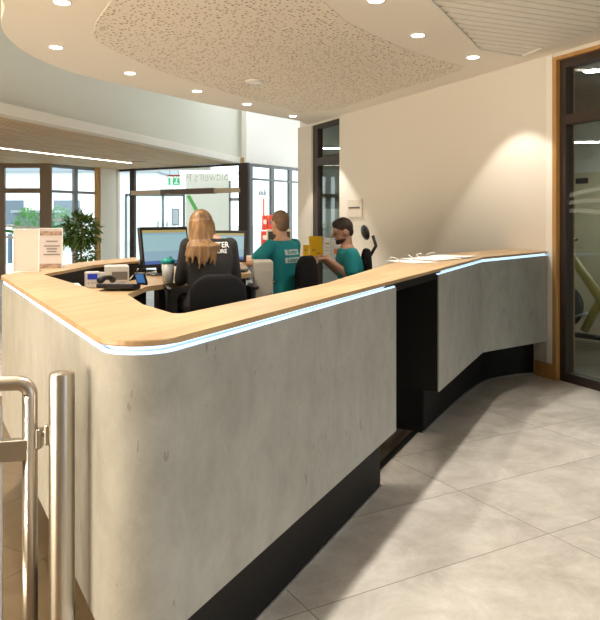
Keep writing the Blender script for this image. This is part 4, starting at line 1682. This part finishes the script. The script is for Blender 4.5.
# acrylic sign holders on the counter
def sign_holder(label, x, y, rz, wd, ht, printed):
    t = thing('sign_holder', label, 'sign', (x, y, ZW), rz)
    MB().box((0, 0.03, 0.003), (wd, 0.08, 0.004)).build('foot', mat('acrylic_edge', (0.75, 0.76, 0.74), 0.15), t)
    MB().box((0, 0, ht / 2 + 0.005), (wd, 0.003, ht), 0, 0, -0.06).build('sheet', mat('pale_card', (0.50, 0.45, 0.39), 0.6) if not printed else mat('pink_card', (0.50, 0.44, 0.42), 0.6), t)
    mb = MB()
    for s in (-1, 1):
        mb.box((s * (wd / 2 + 0.002), 0, ht / 2 + 0.005), (0.004, 0.008, ht + 0.006), 0, 0, -0.06)
    mb.box((0, ht / 2 * 0.06 * 1.0, ht + 0.008), (wd, 0.008, 0.004), 0, 0, -0.06)
    mb.build('holder_edge', MATS['acrylic_edge'], t)
    if printed:
        gr = mat('print_grey', (0.16, 0.14, 0.14), 0.7)
        for z, w_ in ((0.70, 0.5), (0.575, 0.7), (0.50, 0.45), (0.43, 0.4), (0.35, 0.72)):
            MB().box((0.008, -0.0035 + (z - 0.5) * ht * 0.06, z * ht), (w_ * wd, 0.002, 0.006), 0, 0, -0.06).build('printed_line', gr, t)
        for z in (0.91, 0.055):
            b = MB()
            b.box((0, -0.0035 + (z - 0.5) * ht * 0.06, z * ht), (wd * 0.97, 0.002, ht * 0.11), 0, 0, -0.06)
            b.build('printed_band', mat('band_brown', (0.30, 0.20, 0.14), 0.6, var=(40, 0.5, (1, 1, 1))), t)
    return t


p = P(26.5, 272, ZW)
sign_holder('blank cream sheet in a clear sign holder at the left end of the counter', p.x, p.y, 0.12, 0.125, 0.218, False)
p = P(50.5, 267.8, ZW)
sign_holder('printed notice with brown bands in a clear sign holder on the counter ledge', p.x, p.y, 0.1, 0.128, 0.218, True)

# loose papers and white wire clips on the far counter
rnd = random.Random(5)
pap = []
for i, (u, v, rz, lab) in enumerate(((412, 261.5, 0.5, 'white paper sheet at the near end of the loose pile on the counter'), (426, 259, 0.8, 'second white sheet lying across the loose pile on the counter'),
                                     (438, 257.6, 0.35, 'white paper sheet in the middle of the far counter pile'), (452, 256, 1.0, 'white paper sheet at the far end of the loose counter pile'))):
    p = P(u, v, ZW + 0.002 + 0.003 * i)
    o = MB().box((0, 0, 0), (0.21, 0.297, 0.002)).build('paper_sheet', M_paper)
    o.location = p
    o.rotation_euler = (0, 0, rz)
    tag(o, lab, 'paper', 'loose papers on the counter')
for i, (u, v, lab) in enumerate(((397, 260, 'white curled wristband nearest on the counter papers'), (413, 257.5, 'white curled wristband second along the counter papers'), (419, 255.5, 'white curled wristband third along the counter papers'), (428, 254.5, 'white curled wristband farthest along the counter papers'))):
    p = P(u, v + 2.0, ZW + 0.008)
    mb = MB()
    mb.tube([(0.02, 0, 0.0), (0.01, 0.01, 0.014), (-0.01, 0.02, 0.024), (-0.035, 0.015, 0.03), (-0.05, 0.0, 0.022 + 0.003 * i)], 0.003, 6)
    o = mb.build('wristband', M_print, None, True)
    o.location = p
    o.rotation_euler = (0, 0, i * 0.9)
    tag(o, lab, 'wristband', 'wristbands on the counter papers')

# notice plate on the cream wall
sN = -3.47
t = thing('wall_plate', 'square cream plate with a dark slot on the wall above the bearded man', 'wall plate', wp(sN, 0.0, 1.52))
ang = math.atan2(DW.y, DW.x)
c = wp(sN, 0.012, 1.52) - t.location
MB().box(c, (0.40, 0.02, 0.23), ang, 0.003).build('plate', mat('plate_cream', (0.72, 0.67, 0.58), 0.5), t)
c = wp(sN, 0.024, 1.53) - t.location
MB().box(c, (0.30, 0.008, 0.02), ang).build('slot', mat('slot_dark', (0.12, 0.10, 0.08), 0.5), t)

# potted plant in the hall
YP = 11.8
p = Q(79, 219, YP)
t = thing('potted_fig', 'tall leafy indoor plant with thin trunks in front of the grey glazing', 'plant', (p.x, YP, 0))
MB().lathe([(0.16, 0), (0.20, 0.02), (0.23, 0.42), (0.21, 0.42), (0.20, 0.38), (0.0, 0.38)], (0, 0, 0), 28).build('pot', mat('pot_grey', (0.35, 0.35, 0.34), 0.5), t, True)
MB().lathe([(0.205, 0.37), (0.205, 0.39), (0.0, 0.395)], (0, 0, 0), 20).build('soil', mat('soil', (0.05, 0.035, 0.02), 0.9), t)
for dx, dy in ((-0.07, 0), (0.02, 0.05), (0.06, -0.04)):
    MB().tube([(dx * 0.6, dy, 0.38), (dx, dy, 0.7), (dx * 0.5, dy * 1.2, 1.0), (dx * 1.6, dy, 1.3)], [0.018, 0.016, 0.014, 0.008], 8).build('trunk', mat('trunk_tan', (0.42, 0.30, 0.18), 0.8), t, True)
mb = MB()
leaf_blob(mb, 620, (0.02, 0, 1.18), (0.29, 0.28, 0.27), 0.13, 11)
leaf_blob(mb, 120, (0.12, 0, 0.80), (0.16, 0.2, 0.12), 0.11, 12)
mb.build('foliage', mat('fig_leaf', (0.12, 0.22, 0.05), 0.45, var=(8, 0.4, (1, 1, 1))), t)

# exercise bike in the gym
o = Vector((3.30, 7.85, 0))
t = thing('exercise_bike', 'dark exercise bike with olive yellow frame beyond the gym glass', 'exercise bike', (o.x, o.y, 0.004), 2.3)
olive = mat('olive_frame', (0.42, 0.36, 0.10), 0.45)
MB().tube([(-0.50, 0, 0.10), (-0.1, 0, 0.42), (0.30, 0, 0.95)], [0.05, 0.06, 0.045], 12).build('main_beam', olive, t, True)
MB().tube([(0.15, 0, 0.12), (-0.05, 0, 0.5), (-0.25, 0, 0.92)], [0.045, 0.05, 0.035], 12).build('seat_post', olive, t, True)
for x in (-0.5, 0.45):
    MB().tube([(x, -0.27, 0.035), (x, 0.27, 0.035)], 0.035, 12).build('stabiliser', M_blackp, t, True)
MB().tube([(-0.5, 0, 0.06), (0.45, 0, 0.06)], 0.03, 10).build('floor_rail', M_blackp, t, True)
fl = MB()
fl.lathe([(0.02, -0.03), (0.24, -0.03), (0.26, -0.015), (0.26, 0.015), (0.24, 0.03), (0.02, 0.03)], (0, 0, 0), 32)
fl.xf(Matrix.Translation((0.42, 0, 0.38)) @ Matrix.Rotation(PI / 2, 4, 'X'))
fl.build('flywheel', mat('flywheel_grey', (0.10, 0.10, 0.11), 0.35, 0.6), t, True)
MB().tube([(0.42, 0.05, 0.38), (0.36, 0.05, 0.75), (0.30, 0.0, 0.95)], 0.025, 10).build('fork', M_blackp, t, True)
MB().tube([(0.30, 0, 0.95), (0.33, 0, 1.12)], 0.025, 10).build('stem', M_blackp, t, True)
MB().tube([(0.50, -0.22, 1.15), (0.34, -0.2, 1.14), (0.33, 0, 1.12), (0.34, 0.2, 1.14), (0.50, 0.22, 1.15)], 0.018, 10).build('handlebar', M_blackp, t, True)
mb = MB()
mb.ell((-0.28, 0, 0.96), (0.14, 0.09, 0.04))
mb.build('saddle', M_blackp, t, True)
for s in (-1, 1):
    cr = MB().tube([(0.08, s * 0.06, 0.33), (0.08 + s * 0.15, s * 0.09, 0.33 - s * 0.06)], 0.014, 8).build('crank', M_alu, t, True)
    MB().box((0.08 + s * 0.15, s * 0.14, 0.33 - s * 0.06), (0.09, 0.09, 0.025)).build('pedal', M_blackp, cr)
MB().box((0.38, 0, 1.22), (0.03, 0.16, 0.11), 0, 0.006, 0, 0.4).build('console', M_blackp, t)
# gym back wall: beige door with a dark sign, dark dado beside it
t = bpy.data.objects.new('door_3', None)
C.objects.link(t)
t['kind'] = 'structure'
mb = MB()
wall_box(mb, -3.30, -2.35, -GD + 0.04, -GD, 0, 2.06)
mb.build('leaf', mat('beige_door', (0.56, 0.50, 0.34), 0.5), t)
mb = MB()
wall_box(mb, -3.17, -2.95, -GD + 0.06, -GD + 0.04, 1.90, 1.98)
mb.build('sign', M_blackp, t)
mb = MB()
wall_box(mb, -2.45, -2.40, -GD + 0.10, -GD + 0.04, 1.0, 1.04)
mb.build('handle', M_alu, t)
mb = MB()
wall_box(mb, -3.74, -3.34, -GD + 0.03, -GD, 0, 2.06)
wall_box(mb, -2.3, 6.9, -GD + 0.03, -GD, 0, 2.06)
struct(mb.build('trim_8', mat('gym_dark_panel', (0.10, 0.105, 0.10), 0.6)))

# office cabinet behind the narrow window
t = thing('office_cabinet', 'pale cabinet seen through the tall narrow window', 'cabinet', (0.95, 15.4, 0), 0)
MB().box((0, 0, 0.8), (1.3, 0.5, 1.6)).build('carcass', mat('cab_pale', (0.62, 0.66, 0.62), 0.5), t)
for x in (-0.33, 0.33):
    dd = MB().box((x, -0.26, 0.8), (0.62, 0.02, 1.52)).build('door', mat('cab_door', (0.58, 0.62, 0.59), 0.5), t)
    MB().box((x + 0.24 * (-1 if x > 0 else 1), -0.28, 0.85), (0.02, 0.02, 0.16)).build('handle', M_alu, dd)
t = thing('wall_cupboard', 'pale overhead cupboard high behind the tall narrow window', 'cupboard', (0.95, 16.35, 1.95), 0)
MB().box((0, 0, 0.28), (1.3, 0.38, 0.56)).build('carcass', MATS['cab_pale'], t)
for x in (-0.33, 0.33):
    MB().box((x, -0.2, 0.28), (0.63, 0.02, 0.54)).build('door', MATS['cab_door'], t)

# ================================================================== GATE AND POST
pY = 1.757
pp = Q(62, 219, pY)
t = thing('gate_post', 'thick brushed steel round post at the front left', 'post', (pp.x, pY, 0))
MB().lathe([(0.031, 0.006), (0.031, 0.989), (0.029, 0.998), (0.018, 1.002), (0.0, 1.003)], (0, 0, 0), 40).build('tube', M_steel, t, True)
auto(t.children[0], 50)
MB().lathe([(0.06, 0), (0.06, 0.006), (0.032, 0.01)], (0, 0, 0), 32).build('floor_flange', M_steel, t, True)
kp = MB()
kp.box((-0.034, 0.0, 0.846), (0.012, 0.03, 0.05), 0, 0.004)
kp.build('latch_keep', M_steel, t)
gp = Q(30, 219, pY)
gate = thing('swing_gate', 'tubular steel swing gate with a grey glass panel, beside the steel post', 'gate', (gp.x, pY, 0))
gd = Vector((-1.0, -0.20, 0)).normalized()
gl_ = 0.82
zt = 0.974
rr = 0.0185
pts = [Vector((0, 0, 0.06)), Vector((0, 0, zt - 0.03))]
for k in range(7):
    a = PI / 2 * k / 6
    pts.append(Vector((0, 0, zt - 0.03)) + gd * (0.03 * (1 - math.cos(a))) + Vector((0, 0, 0.03 * math.sin(a))))
pts += [gd * (gl_ - 0.03) + Vector((0, 0, zt)), gd * gl_ + Vector((0, 0, zt - 0.03)), gd * gl_ + Vector((0, 0, 0.06))]
fr_ = MB()
fr_.tube(pts, rr, 20)
fr_.tube([Vector((0, 0, 0.12)), gd * gl_ + Vector((0, 0, 0.12))], rr, 16)
fr_.build('frame', M_steel, gate, True)
gm = gd * 0.44 + Vector((0, 0, 0.54))
MB().box(gm, (0.75, 0.012, 0.76), math.atan2(gd.y, gd.x)).build('panel', mat('grey_panel', (0.40, 0.41, 0.42), 0.3), gate)
for z in (0.80, 0.25):
    for s in (0.035, gl_ - 0.035):
        c = gd * s + Vector((0, 0, z + 0.01))
        MB().box(c + Vector((0, -0.004, 0)), (0.075, 0.028, 0.052), math.atan2(gd.y, gd.x), 0.003).build('clamp', M_steel, gate)
lt = MB()
lt.box((0.024, 0, 0.836), (0.012, 0.028, 0.05), 0, 0.003)
lt.box((0.036, 0, 0.846), (0.024, 0.012, 0.014), 0, 0.002)
lt.build('latch', M_steel, gate)

# ================================================================== LAMPS
lamp_n = [0]


def downlight(x, y, label, power=SPOT, visible=True, cone=88, z=ZC):
    t = thing('recessed_downlight', label, 'ceiling light', (x, y, z), 0, 'recessed downlights in the soffit')
    MB().lathe([(0.050, 0.0), (0.062, 0.0), (0.062, -0.003), (0.050, -0.004)], (0, 0, 0), 28).build('trim_ring', M_white, t)
    MB().lathe([(0.050, -0.002), (0.050, -0.006), (0.044, -0.008), (0.0, -0.009)], (0, 0, 0), 24).build('lens', M_lamp, t)
    ld = bpy.data.lights.new('downlight', 'SPOT')
    ld.energy = power
    ld.color = WARM
    ld.spot_size = math.radians(cone)
    ld.spot_blend = 0.25
    ld.shadow_soft_size = 0.02
    lo = bpy.data.objects.new('downlight', ld)
    C.objects.link(lo)
    lo.parent = t
    lo.location = (0, 0, -0.02)
    return t


for u, v, lab in ((62, 2, 'recessed downlight at the upper left by the curved soffit edge'), (56, 47, 'recessed downlight at the far left bend of the soffit'), (130, 73, 'recessed downlight left of the perforated field'),
                  (197, 91, 'recessed downlight second along the curved edge from the left bend'), (247, 104, 'recessed downlight next to last before the cream wall corner'), (293, 116, 'small recessed downlight nearest the cream wall corner'),
                  (376, 0, 'recessed downlight cut by the top of the frame near the middle'), (418, 35, 'recessed downlight in the middle of the plain band near the metal slats'), (473, 57, 'recessed downlight closest to the cream wall and its pool of light')):
    p = P(u, v, ZC)
    downlight(p.x, p.y, lab, SPOT * {473: 0.6, 376: 0.45, 418: 0.45}.get(u, 1.0))
for x, y, pw_ in ((0.60, 3.75, 1.7), (0.20, 2.85, 1.55), (-0.20, 1.95, 1.2), (-1.55, 3.7, 1.0), (-1.5, 2.6, 1.0), (-1.45, 1.4, 1.0), (1.1, 1.9, 0.3), (2.3, 3.0, 0.5), (1.6, 0.6, 0.5), (3.0, 1.2, 0.5), (0.2, 0.2, 0.5)):
    downlight(x, y, 'recessed downlight in the soffit above the reception floor', SPOT * pw_)

# recessed emergency light in the perforated field
p = P(255, 80.5, ZC)
t = thing('emergency_light', 'slim pale emergency light in the perforated ceiling', 'ceiling light', (p.x, p.y, ZC - 0.004), 0)
MB().lathe([(0.10, 0.0), (0.10, -0.012), (0.085, -0.02), (0.0, -0.022)], (0, 0, 0), 28).build('case', M_white, t, True)
MB().box((0, 0, -0.024), (0.12, 0.03, 0.004)).build('lens', mat('pale_lens', (0.8, 0.88, 0.9), 0.2), t)

# linear light in the timber ceiling
a, b = P(-25, 144.5, ZT), P(131, 162.5, ZT)
d = b - a
m = (a + b) / 2
t = thing('linear_light', 'long slim strip light in the timber ceiling at the left', 'ceiling light', (m.x, m.y, ZT), math.atan2(d.y, d.x))
MB().box((0, 0, -0.006), (d.length, 0.10, 0.012)).build('housing', M_white, t)
MB().box((0, 0, -0.014), (d.length - 0.03, 0.075, 0.006)).build('diffuser', M_lampw, t)
for u, v, lab in ((88, 157.5, 'timber ceiling grille left of the other'), (139, 161.5, 'timber ceiling grille right of the strip light end')):
    p = P(u, v, ZT)
    tag(MB().box((0, 0, -0.004), (0.30, 0.10, 0.008)).build('ceiling_grille', mat('grille_brown', (0.30, 0.18, 0.09), 0.6)), lab, 'vent').location = p

# lamps in the rooms behind the glass
M_cool = mat('cool_lamp', (1, 1, 1), 0.5, emit=(1.0, 1.0, 0.92), es=48.0)
for (x, y, z), rz, L, lab in (((4.1, 9.0, 2.39), -0.1, 2.2, 'hanging strip light in the gym behind the glass screen'), ((1.2, 14.0, 2.80), 0.1, 1.6, 'strip light on the office ceiling behind the narrow window')):
    t = thing('strip_light', lab, 'ceiling light', (x, y, z), rz)
    MB().box((0, 0, -0.012), (L, 0.09, 0.024)).build('housing', M_white, t)
    MB().box((0, 0, -0.028), (L - 0.05, 0.07, 0.008)).build('diffuser', M_cool, t)
    if z < 2.7:
        for q in (-L * 0.4, L * 0.4):
            MB().tube([(q, 0, 0), (q, 0, 2.92 - z)], 0.004, 6).build('suspension', M_greyf, t)
p = P(592, 70, 2.92)
t = thing('gym_downlight', 'round ceiling light in the gym behind the upper dark framed pane', 'ceiling light', p)
MB().lathe([(0.10, 0.0), (0.10, -0.006), (0.085, -0.010)], (0, 0, 0), 28).build('trim_ring', M_white, t)
MB().lathe([(0.085, -0.008), (0.08, -0.014), (0.0, -0.016)], (0, 0, 0), 28).build('lens', M_cool, t)
